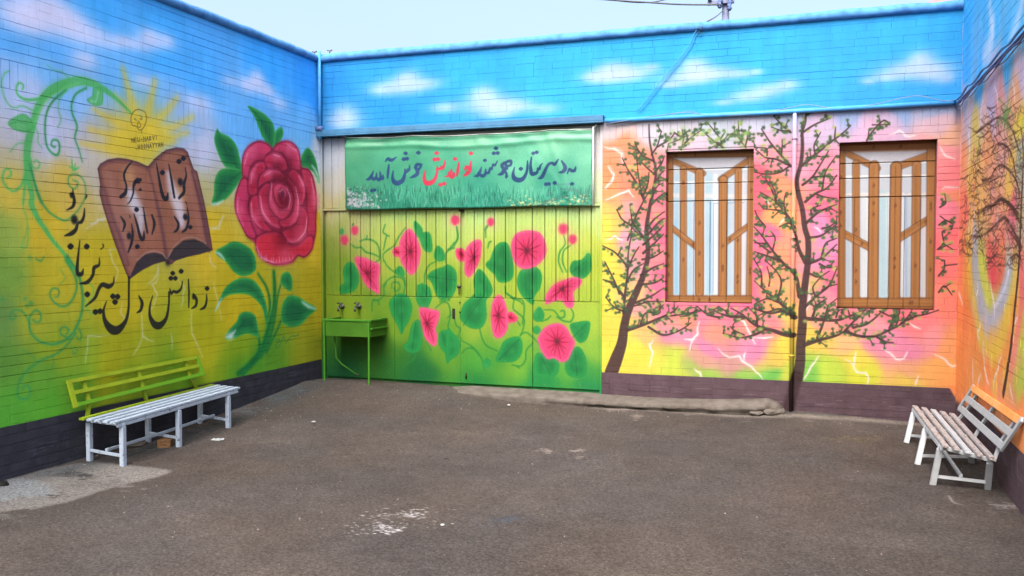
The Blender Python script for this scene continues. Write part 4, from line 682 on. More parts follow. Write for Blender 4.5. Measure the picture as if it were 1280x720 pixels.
    for k in range(14): c.stroke([(1250 + random.uniform(-5, 20), 128 + random.uniform(-6, 22)), (1250 + random.uniform(-5, 20), 146 + random.uniform(0, 20))], 1.3, (110, 150, 70), .7, soft=1)
    y1 = int((ZB - .0 - c.v0) * c.res)
    n = vnoise((y1, c.W), 14, rng)[..., None] * .025 + vnoise((y1, c.W), 3, rng)[..., None] * .015
    c.img[:y1] = np.array((88, 72, 80), np.float32) / 255 + n
    c.poly([(1190, 482), (1202, 488), (1218, 505), (1208, 508), (1192, 500)], (246, 150, 90), soft=2, smooth=False)

# ================================================================== BANNER PRINT
CN = Canvas('banner_print', 0.34, 3.45, 2.02, 3.0, 320, 'B', -0.02)
def paint_banner():
    c = CN
    c.field([(434, 180, (92, 178, 136)), (500, 180, (80, 174, 134)), (600, 172, (96, 184, 146)), (700, 165, (124, 208, 168)), (738, 165, (120, 204, 168)), (440, 220, (70, 168, 128)), (550, 220, (70, 172, 136)), (650, 215, (100, 196, 160)), (735, 215, (110, 200, 165)),
             (440, 245, (52, 140, 112)), (500, 240, (60, 164, 132)), (600, 240, (60, 168, 142)), (700, 240, (70, 176, 150)), (735, 240, (90, 180, 150)), (500, 257, (28, 130, 108)), (600, 257, (26, 138, 118)), (700, 253, (40, 150, 128)), (445, 258, (60, 120, 104))], k=1.6)
    for i in range(900):
        x = random.uniform(434, 739); y = random.uniform(238, 262); h = random.uniform(3, 11) * (1 + .8 * (random.random() < .08)); a = random.uniform(-.25, .25)
        c.stroke([(x, y), (x + a * h * .5, y - h * .6), (x + a * h, y - h)], [1.2, .8, .3], random.choice([(16, 104, 88), (24, 130, 104), (90, 196, 164), (60, 172, 140), (120, 206, 176), (20, 92, 84)]), .55, soft=.6)
    for i in range(200):
        x = 434 + abs(random.gauss(0, 18)); y = 258 - abs(random.gauss(0, 11)) + (x - 434) * .1
        if y > 226: c.blob((x, min(y, 262)), random.uniform(.5, 1.6), random.choice([(206, 214, 222), (190, 190, 210), (150, 170, 176), (60, 96, 84), (214, 200, 222)]), .7, 1.2, 1.6)
    for i in range(160):
        x = random.uniform(632, 738); y = 257 - abs(random.gauss(0, 4)) - (x > 700) * random.uniform(0, 10)
        c.blob((x, y), random.uniform(.5, 1.4), random.choice([(222, 222, 150), (236, 236, 190), (110, 160, 96), (40, 110, 90)]), .65, 1.4, 1.5)
    for q in ([(660, 262), (690, 250), (712, 244)], [(700, 236), (720, 238), (728, 246)], [(738, 232), (732, 246), (728, 256)], [(694, 231), (712, 230)]): c.stroke(q, [1, 2.4, 1], (96, 112, 120), .5, soft=1.6)
    K, M = Z(430, 155, 6.54), Z(580, 155, 6.54)
    nv, rd = (26, 70, 120), (206, 52, 84)
    def st(p, w, col): c.stroke(p, [x * 1.18 for x in w], col, .97, soft=.55)
    def dot(p, col, r=2.5): c.poly([(p[0] - r, p[1]), (p[0], p[1] - r * .85), (p[0] + r, p[1]), (p[0], p[1] + r * .85)], col, soft=.6)
    # خوش آمدید
    st(K(180, 454, 205, 448, 225, 420, 240, 385), [1, 3.4, 3, 1.2], nv); st(K(225, 430, 240, 450, 262, 440, 266, 402), [2.4, 3.4, 3, 1.4], nv); st(K(262, 440, 285, 455, 300, 442, 296, 395), [2.4, 3.6, 3.4, 1.8], nv); st(K(296, 440, 318, 446, 320, 418), [2.6, 3.2, 1.4], nv)
    for q in K(226, 545, 250, 540): dot(q, nv)
    st(K(368, 335, 362, 390, 358, 440), [1.8, 3, 2], nv); st(K(338, 306, 358, 285, 390, 296, 430, 272), [1.4, 3.2, 3.4, 1.2], nv)
    st(K(404, 385, 398, 430, 408, 470, 440, 484, 480, 460, 500, 400, 498, 370), [1.4, 3, 4.6, 5, 4.4, 2.6, 1.8], nv); st(K(498, 395, 516, 388, 520, 370, 532, 378, 536, 335), [2.4, 3, 2, 2.6, 1], nv)
    for q in K(505, 240, 490, 288, 515, 284): dot(q, nv, 2.9)
    st(K(540, 440, 575, 425, 600, 400, 585, 350, 600, 332, 636, 330), [1, 3.6, 4.2, 3.4, 3.6, 1.4], nv); st(K(575, 355, 600, 375, 625, 350, 634, 330), [2, 3.2, 2.6, 1], nv); dot(K(608, 235)[0], nv, 3)
    # نو اندیش
    st(K(665, 380, 655, 430, 665, 475, 700, 484, 738, 462, 760, 405, 762, 350), [1.4, 3.4, 4.8, 5, 4.2, 2.6, 1.6], rd); st(K(760, 370, 785, 366, 800, 350, 808, 362, 822, 330, 826, 298), [2.6, 3, 2.4, 3, 2.6, 1.2], rd)
    for q in K(756, 238, 740, 290, 768, 288): dot(q, rd, 3)
    for q in K(790, 497, 820, 488): dot(q, rd, 2.9)
    st(K(826, 432, 858, 420, 874, 388, 880, 365), [1, 3, 2.6, 1], rd); st(K(856, 400, 880, 432, 898, 415, 890, 395), [2.4, 4.2, 3.4, 2], rd); st(K(940, 316, 932, 370, 924, 420), [1.8, 3.2, 2.2], rd); dot(K(908, 286)[0], rd, 2.8)
    st(M(-5, 425, 25, 405, 50, 370, 58, 305), [1.2, 4, 4.2, 1.6], rd); st(M(10, 372, 22, 352, 48, 366), [2.4, 3.8, 3], rd); dot(M(56, 240)[0], rd, 3)
    # هوشمند
    st(M(84, 428, 115, 420, 135, 385, 145, 352), [1, 3.4, 3, 1], nv); st(M(120, 398, 150, 425, 175, 410, 180, 372), [2.2, 3.6, 3.2, 1.6], nv); st(M(176, 405, 205, 395, 215, 360, 228, 368, 240, 330, 254, 338, 276, 302), [2.2, 3, 1.8, 2.6, 1.8, 2.4, 1], nv); dot(M(173, 298)[0], nv, 2.7)
    for q in M(263, 200, 246, 240, 276, 238): dot(q, nv, 2.9)
    st(M(280, 415, 310, 405, 328, 375, 310, 340, 330, 318), [1.2, 3.8, 4, 3.4, 3], nv); st(M(325, 375, 350, 360, 340, 318, 380, 302, 380, 335, 350, 345), [2.8, 3.4, 3, 3.2, 2.6, 2.4], nv); st(M(340, 390, 348, 410, 344, 438, 360, 425), [2.6, 2.6, 2, 1], nv)
    # دبیرستان
    st(M(412, 355, 402, 400, 408, 440, 440, 458, 480, 448, 510, 400, 520, 345, 520, 302), [1.4, 3, 4.8, 5.2, 4.4, 3, 2.6, 1.4], nv); dot(M(464, 366)[0], nv, 3)
    st(M(553, 272, 546, 340, 552, 400, 572, 408, 600, 395, 605, 362, 618, 370, 630, 340, 646, 322), [1.6, 3.2, 4.4, 4, 3, 1.6, 2.8, 1.8, 1], nv)
    for q in M(567, 240, 594, 232): dot(q, nv, 2.8)
    st(M(606, 446, 635, 435, 662, 390, 690, 335, 720, 320, 745, 330, 775, 290), [1, 3.8, 3.6, 3, 3, 3.4, 1.2], nv)
    st(M(778, 398, 812, 390, 828, 355, 800, 302), [1, 3.6, 4.2, 1.6], nv)
    for q in M(670, 492, 692, 490, 742, 482, 884, 490): dot(q, nv, 2.9)
    st(M(846, 405, 862, 370, 880, 382, 905, 380, 914, 350), [1.4, 2.6, 3.4, 3.2, 1.2], nv)

# ================================================================== GROUND STAINS (u = x, v = y)
CY = Canvas('yard_stains', -0.3, 7.5, -9.0, 0.3, 150, 'G')
def paint_ground():
    c = CY
    base = np.array((110, 102, 98), np.float32) / 255
    c.img[:] = base
    H, Wd = c.H, c.W
    n = vnoise((H, Wd), 160, rng) * .5 + vnoise((H, Wd), 60, rng) * .35 + vnoise((H, Wd), 18, rng) * .25
    c.img += (n * .055)[..., None]
    c.img += (vnoise((H, Wd), 90, rng) * .014)[..., None] * np.array((1, .2, -.6))
    grey = (128, 128, 128)
    def patch(x, y, r, col, a, sx=2.5, n=30):
        for i in range(n): c.blob((x + random.gauss(0, r * sx * .5), y + random.gauss(0, r * .45)), r * random.uniform(.1, .4), col, min(1, a * random.uniform(.5, 1.2)), random.uniform(1, 2.2), 2)
    # worn cement strip by the left wall
    c.poly([(-60, 600), (0, 602), (60, 585), (110, 577), (150, 580), (190, 584), (213, 589), (190, 597), (150, 605), (110, 618), (80, 628), (40, 634), (0, 640), (-60, 650)], (186, 182, 180), soft=3, a=.85)
    c.poly([(0, 600), (40, 598), (62, 608), (66, 618), (30, 622), (-20, 628)], (182, 190, 198), soft=4, a=.85)
    patch(130, 604, 8, (160, 154, 152), .8, 5, 60); patch(40, 626, 9, (164, 162, 162), .7, 4, 40); patch(10, 645, 6, (140, 136, 134), .6, 4, 30)
    patch(90, 592, 7, (84, 84, 84), .55, 5, 45); patch(75, 618, 5, (84, 80, 76), .5, 3, 20)
    c.stroke([(60, 590), (140, 572), (230, 548), (320, 522), (400, 496)], [20, 16, 12, 11, 8], (84, 96, 104), .55, soft=12)
    patch(330, 505, 9, (104, 118, 124), .7, 5, 60); patch(300, 520, 6, (128, 138, 144), .5, 5, 40); patch(240, 540, 6, (80, 90, 98), .5, 5, 30)
    c.stroke([(380, 482), (420, 480), (520, 480), (640, 486), (745, 497)], [6, 7, 6, 6, 6], (112, 116, 112), .7, soft=6)
    c.stroke([(470, 478), (560, 479), (640, 484), (745, 493)], [1.5, 2, 2.4, 2], (158, 160, 156), .7, soft=2)
    # pale cement dust in front of the lump
    patch(775, 515, 5, (160, 150, 144), .8, 7, 60); patch(796, 526, 4, (160, 150, 144), .9, 1.2, 26); patch(905, 522, 4, (156, 148, 144), .8, 12, 90); patch(960, 528, 4, (150, 144, 140), .6, 8, 50); patch(1040, 532, 6, (138, 130, 124), .8, 14, 70)
    c.stroke([(745, 515), (820, 518), (900, 524), (1000, 531), (1080, 533), (1140, 536)], [4, 8, 9, 11, 11, 7], (176, 168, 160), .85, soft=5)
    c.stroke([(1000, 524), (1060, 526), (1130, 533), (1190, 545)], [4, 5, 5, 4], (160, 152, 146), .85, soft=5)
    c.stroke([(585, 504), (640, 506), (730, 512)], [1.5, 2.5, 2], (146, 138, 132), .5, soft=3)
    for (x, y, L) in ((600, 500, 14), (610, 492, 30), (480, 487, 26), (345, 497, 20), (860, 545, 16)):
        P = [(x + L * t / 5, y + random.uniform(-2.2, 2.2)) for t in range(6)]; c.stroke(P, [.5, 1.3, .5], (58, 52, 50), .7, soft=.9)
    patch(683, 563, 3, (172, 160, 156), .9, 3, 34); patch(722, 564, 2.4, (176, 164, 160), .95, 5, 40); patch(724, 572, 2.2, (172, 160, 156), .8, 3, 20); patch(708, 549, 3, (140, 130, 124), .5, 1, 10)
    for (x, y, s, k, a) in ((482, 661, 5, 90, .95), (470, 650, 10, 60, .6), (515, 641, 4, 40, .9), (500, 645, 8, 40, .6), (445, 665, 6, 20, .6), (530, 640, 8, 18, .6), (552, 657, 3, 6, .8)):
        for i in range(k): c.blob((x + random.gauss(0, s * 2.2), y + random.gauss(0, s * .8)), random.uniform(.3, 1.1), (236, 236, 240), 1.3 * a * random.uniform(.4, 1), random.uniform(1, 2.4), 2)
    patch(632, 650, 6, (92, 104, 122), .5, 4, 34); patch(600, 655, 4, (104, 108, 116), .4, 5, 20)
    patch(1072, 556, 5, (136, 126, 96), .4, 7, 40); patch(1000, 570, 5, (122, 112, 106), .4, 5, 26); patch(900, 620, 8, (122, 108, 100), .3, 8, 30)
    c.stroke([(1186, 620), (1192, 628), (1204, 631)], [1, 1.8, 1], (190, 186, 184), .9, soft=1); patch(1256, 632, 5, (176, 168, 168), .8, 4, 40); patch(1240, 640, 4, (150, 142, 140), .5, 6, 24)
    patch(1215, 618, 6, (84, 74, 66), .6, 5, 26); patch(1150, 575, 6, (116, 104, 92), .5, 6, 26); patch(1180, 600, 8, (98, 84, 74), .5, 5, 26)
    for i in range(200):
        x, y = random.uniform(0, 1280), random.uniform(500, 720)
        c.blob((x, y), random.uniform(.35, 1.0), random.choice([(168, 158, 150), (150, 140, 132), (70, 62, 58), (60, 54, 50)]), random.uniform(.3, .8), random.uniform(1, 2.5), 2)
    for i in range(26): patch(random.uniform(200, 1150), random.uniform(520, 715), random.uniform(3, 8), random.choice([(128, 116, 108), (98, 86, 80), (104, 94, 90)]), .35, random.uniform(2, 6), 14)
for _f in (paint_back, paint_gate, paint_windows, paint_right, paint_banner, paint_ground): _f()
# ================================================================== MATERIALS
def srgb(r, g, b, k=1.0):
    f = lambda v: (v / 12.92 if v <= .04045 else ((v + .055) / 1.055) ** 2.4)
    return (f(r / 255) * k, f(g / 255) * k, f(b / 255) * k, 1)

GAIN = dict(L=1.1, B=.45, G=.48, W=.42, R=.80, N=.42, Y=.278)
_mat = {}
def mural_mat(name, canvas, gain, rough=.62, bump=.25, grain=160.0, spec=.1, drift=.08, cap=.9):
    m = bpy.data.materials.new(name); m.use_nodes = True
    nt = m.node_tree; N = nt.nodes; L = nt.links
    b = N['Principled BSDF']; b.inputs['Roughness'].default_value = rough
    b.inputs['Specular IOR Level'].default_value = spec
    geo = N.new('ShaderNodeNewGeometry'); sep = N.new('ShaderNodeSeparateXYZ'); L.new(geo.outputs['Position'], sep.inputs[0])
    def lin(sock, a, k):
        n = N.new('ShaderNodeMath'); n.operation = 'MULTIPLY_ADD'; L.new(sock, n.inputs[0]); n.inputs[1].default_value = a; n.inputs[2].default_value = k
        return n.outputs[0]
    c = canvas; Wm, Hm = c.W / c.res, c.H / c.res
    if c.plane in 'LR': u = lin(sep.outputs[1], -1 / Wm, -c.u0 / Wm)
    else: u = lin(sep.outputs[0], 1 / Wm, -c.u0 / Wm)
    v = lin(sep.outputs[1 if c.plane == 'G' else 2], 1 / Hm, -c.v0 / Hm)
    cmb = N.new('ShaderNodeCombineXYZ'); L.new(u, cmb.inputs[0]); L.new(v, cmb.inputs[1])
    t = N.new('ShaderNodeTexImage'); t.image = c.image(gain, cap); t.extension = 'EXTEND'; L.new(cmb.outputs[0], t.inputs[0])
    n1 = N.new('ShaderNodeTexNoise'); n1.inputs['Scale'].default_value = 3.2; n1.inputs['Detail'].default_value = 6; L.new(geo.outputs['Position'], n1.inputs['Vector'])
    n2 = N.new('ShaderNodeTexNoise'); n2.inputs['Scale'].default_value = grain; n2.inputs['Detail'].default_value = 3; L.new(geo.outputs['Position'], n2.inputs['Vector'])
    mr = N.new('ShaderNodeMapRange'); L.new(n1.outputs[0], mr.inputs[0]); mr.inputs[1].default_value = .3; mr.inputs[2].default_value = .7; mr.inputs[3].default_value = 1 - drift; mr.inputs[4].default_value = 1 + drift
    mr2 = N.new('ShaderNodeMapRange'); L.new(n2.outputs[0], mr2.inputs[0]); mr2.inputs[1].default_value = .3; mr2.inputs[2].default_value = .7; mr2.inputs[3].default_value = .93; mr2.inputs[4].default_value = 1.05
    mu = N.new('ShaderNodeMath'); mu.operation = 'MULTIPLY'; L.new(mr.outputs[0], mu.inputs[0]); L.new(mr2.outputs[0], mu.inputs[1])
    # rain streaks and worn, chalky speckle
    sc = N.new('ShaderNodeVectorMath'); sc.operation = 'MULTIPLY'; L.new(geo.outputs['Position'], sc.inputs[0]); sc.inputs[1].default_value = (9, 9, .9)
    n4 = N.new('ShaderNodeTexNoise'); n4.inputs['Scale'].default_value = 1.0; n4.inputs['Detail'].default_value = 7; n4.inputs['Roughness'].default_value = .65; L.new(sc.outputs[0], n4.inputs['Vector'])
    mr4 = N.new('ShaderNodeMapRange'); L.new(n4.outputs[0], mr4.inputs[0]); mr4.inputs[1].default_value = .35; mr4.inputs[2].default_value = .65; mr4.inputs[3].default_value = 1 - drift * .9; mr4.inputs[4].default_value = 1 + drift * .6
    mu4 = N.new('ShaderNodeMath'); mu4.operation = 'MULTIPLY'; L.new(mu.outputs[0], mu4.inputs[0]); L.new(mr4.outputs[0], mu4.inputs[1])
    vm = N.new('ShaderNodeVectorMath'); vm.operation = 'SCALE'; L.new(t.outputs[0], vm.inputs[0]); L.new(mu4.outputs[0], vm.inputs['Scale'])
    n5 = N.new('ShaderNodeTexNoise'); n5.inputs['Scale'].default_value = 55; n5.inputs['Detail'].default_value = 5; n5.inputs['Roughness'].default_value = .7; L.new(geo.outputs['Position'], n5.inputs['Vector'])
    mr5 = N.new('ShaderNodeMapRange'); L.new(n5.outputs[0], mr5.inputs[0]); mr5.inputs[1].default_value = .62; mr5.inputs[2].default_value = .72; mr5.inputs[3].default_value = 0; mr5.inputs[4].default_value = .28
    mx5 = N.new('ShaderNodeMix'); mx5.data_type = 'RGBA'; L.new(mr5.outputs[0], mx5.inputs[0]); L.new(vm.outputs[0], mx5.inputs[6]); mx5.inputs[7].default_value = (.3, .28, .26, 1)
    L.new(mx5.outputs[2], b.inputs['Base Color'])
    bp = N.new('ShaderNodeBump'); bp.inputs['Strength'].default_value = bump; bp.inputs['Distance'].default_value = .004; L.new(n2.outputs[0], bp.inputs['Height']); L.new(bp.outputs[0], b.inputs['Normal'])
    b5 = N.new('ShaderNodeBump'); b5.inputs['Strength'].default_value = min(1, bump * 2.2); b5.inputs['Distance'].default_value = .006; L.new(n5.outputs[0], b5.inputs['Height']); L.new(b5.outputs[0], bp.inputs['Normal'])
    return m

def plain(name, col, rough=.6, var=.12, scale=30, metal=0, bump=.2, col2=None, chips=None, spec=.25):
    m = bpy.data.materials.new(name); m.use_nodes = True
    nt = m.node_tree; N = nt.nodes; L = nt.links; b = N['Principled BSDF']
    b.inputs['Roughness'].default_value = rough; b.inputs['Metallic'].default_value = metal; b.inputs['Specular IOR Level'].default_value = spec
    geo = N.new('ShaderNodeNewGeometry')
    n = N.new('ShaderNodeTexNoise'); n.inputs['Scale'].default_value = scale; n.inputs['Detail'].default_value = 8; L.new(geo.outputs['Position'], n.inputs['Vector'])
    r = N.new('ShaderNodeValToRGB'); L.new(n.outputs[0], r.inputs[0])
    c2 = col2 or tuple(x * (1 - var * 2) for x in col[:3]) + (1,)
    r.color_ramp.elements[0].position = .32; r.color_ramp.elements[0].color = c2
    r.color_ramp.elements[1].position = .62; r.color_ramp.elements[1].color = col
    out = r.outputs[0]
    if chips:
        n3 = N.new('ShaderNodeTexNoise'); n3.inputs['Scale'].default_value = chips[1]; n3.inputs['Detail'].default_value = 6; L.new(geo.outputs['Position'], n3.inputs['Vector'])
        r3 = N.new('ShaderNodeValToRGB'); L.new(n3.outputs[0], r3.inputs[0]); r3.color_ramp.elements[0].position = chips[2]; r3.color_ramp.elements[1].position = chips[2] + .04
        mx = N.new('ShaderNodeMix'); mx.data_type = 'RGBA'; L.new(r3.outputs[0], mx.inputs[0]); L.new(out, mx.inputs[7]); mx.inputs[6].default_value = chips[0]; out = mx.outputs[2]
    L.new(out, b.inputs['Base Color'])
    n2 = N.new('ShaderNodeTexNoise'); n2.inputs['Scale'].default_value = scale * 5; n2.inputs['Detail'].default_value = 4; L.new(geo.outputs['Position'], n2.inputs['Vector'])
    bp = N.new('ShaderNodeBump'); bp.inputs['Strength'].default_value = bump; bp.inputs['Distance'].default_value = .003; L.new(n2.outputs[0], bp.inputs['Height']); L.new(bp.outputs[0], b.inputs['Normal'])
    return m

M = {}
M['left'] = mural_mat('left_mural_paint', CL, GAIN['L'])
M['back'] = mural_mat('back_mural_paint', CB, GAIN['B'])
M['gate'] = mural_mat('gate_mural_paint', CG, GAIN['G'], rough=.5, bump=.08, grain=60, spec=.16, drift=.05)
M['shutter'] = mural_mat('shutter_mural_paint', CW, GAIN['W'], rough=.5, bump=.1, grain=80, spec=.16, drift=.05)
M['right'] = mural_mat('right_mural_paint', CR, GAIN['R'])
M['banner'] = mural_mat('banner_vinyl', CN, GAIN['N'], rough=.42, bump=.02, grain=40, spec=.25, drift=.02)
M['yard'] = mural_mat('worn_asphalt', CY, GAIN['Y'], rough=.95, bump=.9, grain=120, spec=.15, drift=.1)
def rough_asphalt(m):
    """stone grains: light and dark specks of different sizes and a coarser relief"""
    nt = m.node_tree; N = nt.nodes; L = nt.links; b = N['Principled BSDF']
    src = b.inputs['Base Color'].links[0].from_socket
    geo = [n for n in N if n.bl_idname == 'ShaderNodeNewGeometry'][0]
    v = N.new('ShaderNodeTexVoronoi'); v.inputs['Scale'].default_value = 85; L.new(geo.outputs['Position'], v.inputs['Vector'])
    n = N.new('ShaderNodeTexNoise'); n.inputs['Scale'].default_value = 45; n.inputs['Detail'].default_value = 9; n.inputs['Roughness'].default_value = .75; L.new(geo.outputs['Position'], n.inputs['Vector'])
    sp = N.new('ShaderNodeSeparateColor'); L.new(v.outputs['Color'], sp.inputs[0])
    mr = N.new('ShaderNodeMapRange'); L.new(sp.outputs[0], mr.inputs[0]); mr.inputs[3].default_value = .72; mr.inputs[4].default_value = 1.3
    m2 = N.new('ShaderNodeMapRange'); L.new(n.outputs[0], m2.inputs[0]); m2.inputs[1].default_value = .3; m2.inputs[2].default_value = .7; m2.inputs[3].default_value = .5; m2.inputs[4].default_value = 1.5
    mu = N.new('ShaderNodeMath'); mu.operation = 'MULTIPLY'; L.new(mr.outputs[0], mu.inputs[0]); L.new(m2.outputs[0], mu.inputs[1])
    vm = N.new('ShaderNodeVectorMath'); vm.operation = 'SCALE'; L.new(src, vm.inputs[0]); L.new(mu.outputs[0], vm.inputs['Scale']); L.new(vm.outputs[0], b.inputs['Base Color'])
    bp = N.new('ShaderNodeBump'); bp.inputs['Strength'].default_value = .6; bp.inputs['Distance'].default_value = .008; L.new(n.outputs[0], bp.inputs['Height'])
    old = b.inputs['Normal'].links[0].from_node.inputs['Normal'].links[0].from_node; L.new(bp.outputs[0], old.inputs['Normal'])
rough_asphalt(M['yard'])
M['coping'] = plain('blue_painted_cement', srgb(70, 128, 184), .85, .18, 14, bump=.5, col2=srgb(56, 104, 160))
M['lintel'] = plain('blue_grey_painted_steel', srgb(56, 104, 140), .5, .12, 8)
M['blue_pipe'] = plain('sky_blue_painted_pipe', srgb(64, 140, 200), .5, .1, 12)
M['wire'] = plain('grey_cable', srgb(112, 124, 146), .6, .1, 30)
M['dark_wire'] = plain('dark_blue_cable', srgb(84, 104, 150), .6, .2, 20)
M['black_wire'] = plain('black_cable', srgb(70, 74, 80), .6, .1, 20)
M['white_paint'] = plain('white_bench_paint', srgb(152, 158, 164), .5, .06, 12, chips=(srgb(130, 120, 112), 38, .27))
M['white_worn'] = plain('worn_white_bench_paint', srgb(148, 146, 148), .6, .1, 16, chips=(srgb(112, 92, 84), 46, .42))
M['bluish'] = plain('pale_blue_bench_paint', srgb(146, 160, 178), .5, .06, 12, chips=(srgb(84, 88, 96), 36, .34))
M['lime'] = plain('lime_bench_paint', srgb(122, 142, 26), .5, .1, 8)
M['green'] = plain('green_bench_paint', srgb(78, 132, 26), .5, .15, 6, col2=srgb(90, 132, 26))
M['orange'] = plain('orange_bench_paint', srgb(222, 140, 72), .55, .1, 8, col2=srgb(226, 160, 104))
M['trough'] = plain('green_trough_paint', srgb(50, 92, 20), .5, .1, 7)
M['trough_leg'] = plain('green_leg_paint', srgb(54, 108, 28), .5, .1, 9)
M['concrete'] = plain('weathered_cement', srgb(86, 82, 78), .95, .16, 9, bump=1.2, col2=srgb(70, 65, 61), spec=.15)
M['brass'] = plain('dull_tap_metal', srgb(70, 74, 66), .45, .2, 60, metal=.6)
M['black'] = plain('black_steel', srgb(24, 26, 24), .5, .1, 40)
M['broken_brick'] = plain('orange_brick_clay', srgb(112, 84, 56), .95, .15, 40, bump=.8)
M['paper'] = plain('dirty_white_scrap', srgb(140, 146, 150), .8, .1, 30)
M['pebble'] = plain('grey_pebble', srgb(112, 104, 98), .9, .15, 60)
M['hill'] = plain('bare_pink_hillside', srgb(150, 112, 106), 1, .1, .02)
M['pole'] = plain('grey_steel_pole', srgb(104, 112, 140), .6, .1, 10)
M['twine'] = plain('pale_cord', srgb(190, 200, 196), .8, .05, 40)

# ================================================================== OBJECT HELPERS
def tag(o, label=None, cat=None, group=None, kind=None):
    if label: o['label'] = label
    if cat: o['category'] = cat
    if group: o['group'] = group
    if kind: o['kind'] = kind
    return o
def thing(name, label, cat, loc=(0, 0, 0), group=None):
    o = bpy.data.objects.new(name, None); o.empty_display_size = .1; COL.objects.link(o); o.location = loc
    return tag(o, label, cat, group)
def link(name, me, parent=None, m=None, loc=None):
    if m is not None:
        me.materials.clear(); me.materials.append(m)
    o = bpy.data.objects.new(name, me); COL.objects.link(o)
    if parent is not None:
        o.parent = parent
        pl = Vector((0, 0, 0)); q = parent
        while q is not None: pl += q.location; q = q.parent
        o.location = (Vector(loc) if loc is not None else Vector((0, 0, 0))) - pl
    elif loc is not None: o.location = loc
    return o
class MB:
    """collects shapes of one part, in world metres"""
    def __init__(s): s.v, s.f, s.sm = [], [], []
    def add(s, vs, fs, smooth=False):
        n = len(s.v); s.v += [tuple(map(float, v)) for v in vs]; s.f += [tuple(n + i for i in f) for f in fs]; s.sm += [smooth] * len(fs); return s
    def box(s, x0, x1, y0, y1, z0, z1, bev=0.0):
        if x0 > x1: x0, x1 = x1, x0
        if y0 > y1: y0, y1 = y1, y0
        b = min(bev, (x1 - x0) * .3, (y1 - y0) * .3, (z1 - z0) * .3)
        if b <= 0:
            vs = [(x, y, z) for x in (x0, x1) for y in (y0, y1) for z in (z0, z1)]
            return s.add(vs, [(0, 1, 3, 2), (4, 6, 7, 5), (0, 4, 5, 1), (2, 3, 7, 6), (0, 2, 6, 4), (1, 5, 7, 3)])
        bm = bmesh.new(); bmesh.ops.create_cube(bm, size=1)
        for v in bm.verts: v.co = Vector(((v.co.x + .5) * (x1 - x0) + x0, (v.co.y + .5) * (y1 - y0) + y0, (v.co.z + .5) * (z1 - z0) + z0))
        bmesh.ops.bevel(bm, geom=bm.edges[:], offset=b, segments=1, affect='EDGES')
        s.bm(bm); return s
    def bm(s, bm, smooth=False):
        bm.verts.index_update(); s.add([v.co[:] for v in bm.verts], [tuple(v.index for v in f.verts) for f in bm.faces], smooth); bm.free(); return s
    def bar(s, a, b, w, t, up=(0, 0, 1), bev=.003):
        """rectangular bar from a to b, w across, t along 'up'"""
        a, b = Vector(a), Vector(b); d = b - a; L = d.length; d.normalize()
        u = Vector(up); u = (u - d * u.dot(d))
        if u.length < 1e-4: u = Vector((1, 0, 0)) - d * d.x
        u.normalize(); r = d.cross(u)
        bm = bmesh.new(); bmesh.ops.create_cube(bm, size=1)
        for v in bm.verts: v.co = Vector((v.co.x * w, (v.co.y + .5) * L, v.co.z * t))
        if bev: bmesh.ops.bevel(bm, geom=bm.edges[:], offset=min(bev, w * .3, t * .3), segments=2, affect='EDGES')
        for v in bm.verts: c = v.co.copy(); v.co = a + r * c.x + d * c.y + u * c.z
        s.bm(bm); return s
    def tube(s, pts, r, n=8, caps=True):
        P = [Vector(p) for p in pts]; R = [r] * len(P) if np.isscalar(r) else list(r)
        vs, fs = [], []; last = None
        for i, p in enumerate(P):
            d = (P[min(i + 1, len(P) - 1)] - P[max(i - 1, 0)]).normalized()
            if last is None: u = d.orthogonal().normalized()
            else: u = (last - d * last.dot(d)).normalized()
            last = u; w = d.cross(u)
            for k in range(n):
                a = 2 * math.pi * k / n; vs.append(p + (u * math.cos(a) + w * math.sin(a)) * R[i])
        for i in range(len(P) - 1):
            for k in range(n):
                a = i * n + k; b = i * n + (k + 1) % n; fs.append((a, b, b + n, a + n))
        if caps: fs.append(tuple(range(n))[::-1]); fs.append(tuple((len(P) - 1) * n + k for k in range(n)))
        return s.add(vs, fs, True)
    def mesh(s, name):
        me = bpy.data.meshes.new(name); me.from_pydata(s.v, [], s.f); me.polygons.foreach_set('use_smooth', s.sm); me.update(); return me
    def build(s, name, m, parent=None, origin=None):
        """one mesh object with its origin at its own lowest middle"""
        A = np.array(s.v); o = origin if origin is not None else ((A[:, 0].min() + A[:, 0].max()) / 2, (A[:, 1].min() + A[:, 1].max()) / 2, A[:, 2].min())
        s.v = [tuple(v) for v in (A - np.array(o))]
        return link(name, s.mesh(name), parent, m, o)
def sagged(a, b, sag, n=16):
    return [(a[0] + (b[0] - a[0]) * t, a[1] + (b[1] - a[1]) * t, a[2] + (b[2] - a[2]) * t - sag * 4 * t * (1 - t)) for t in [i / n for i in range(n + 1)]]
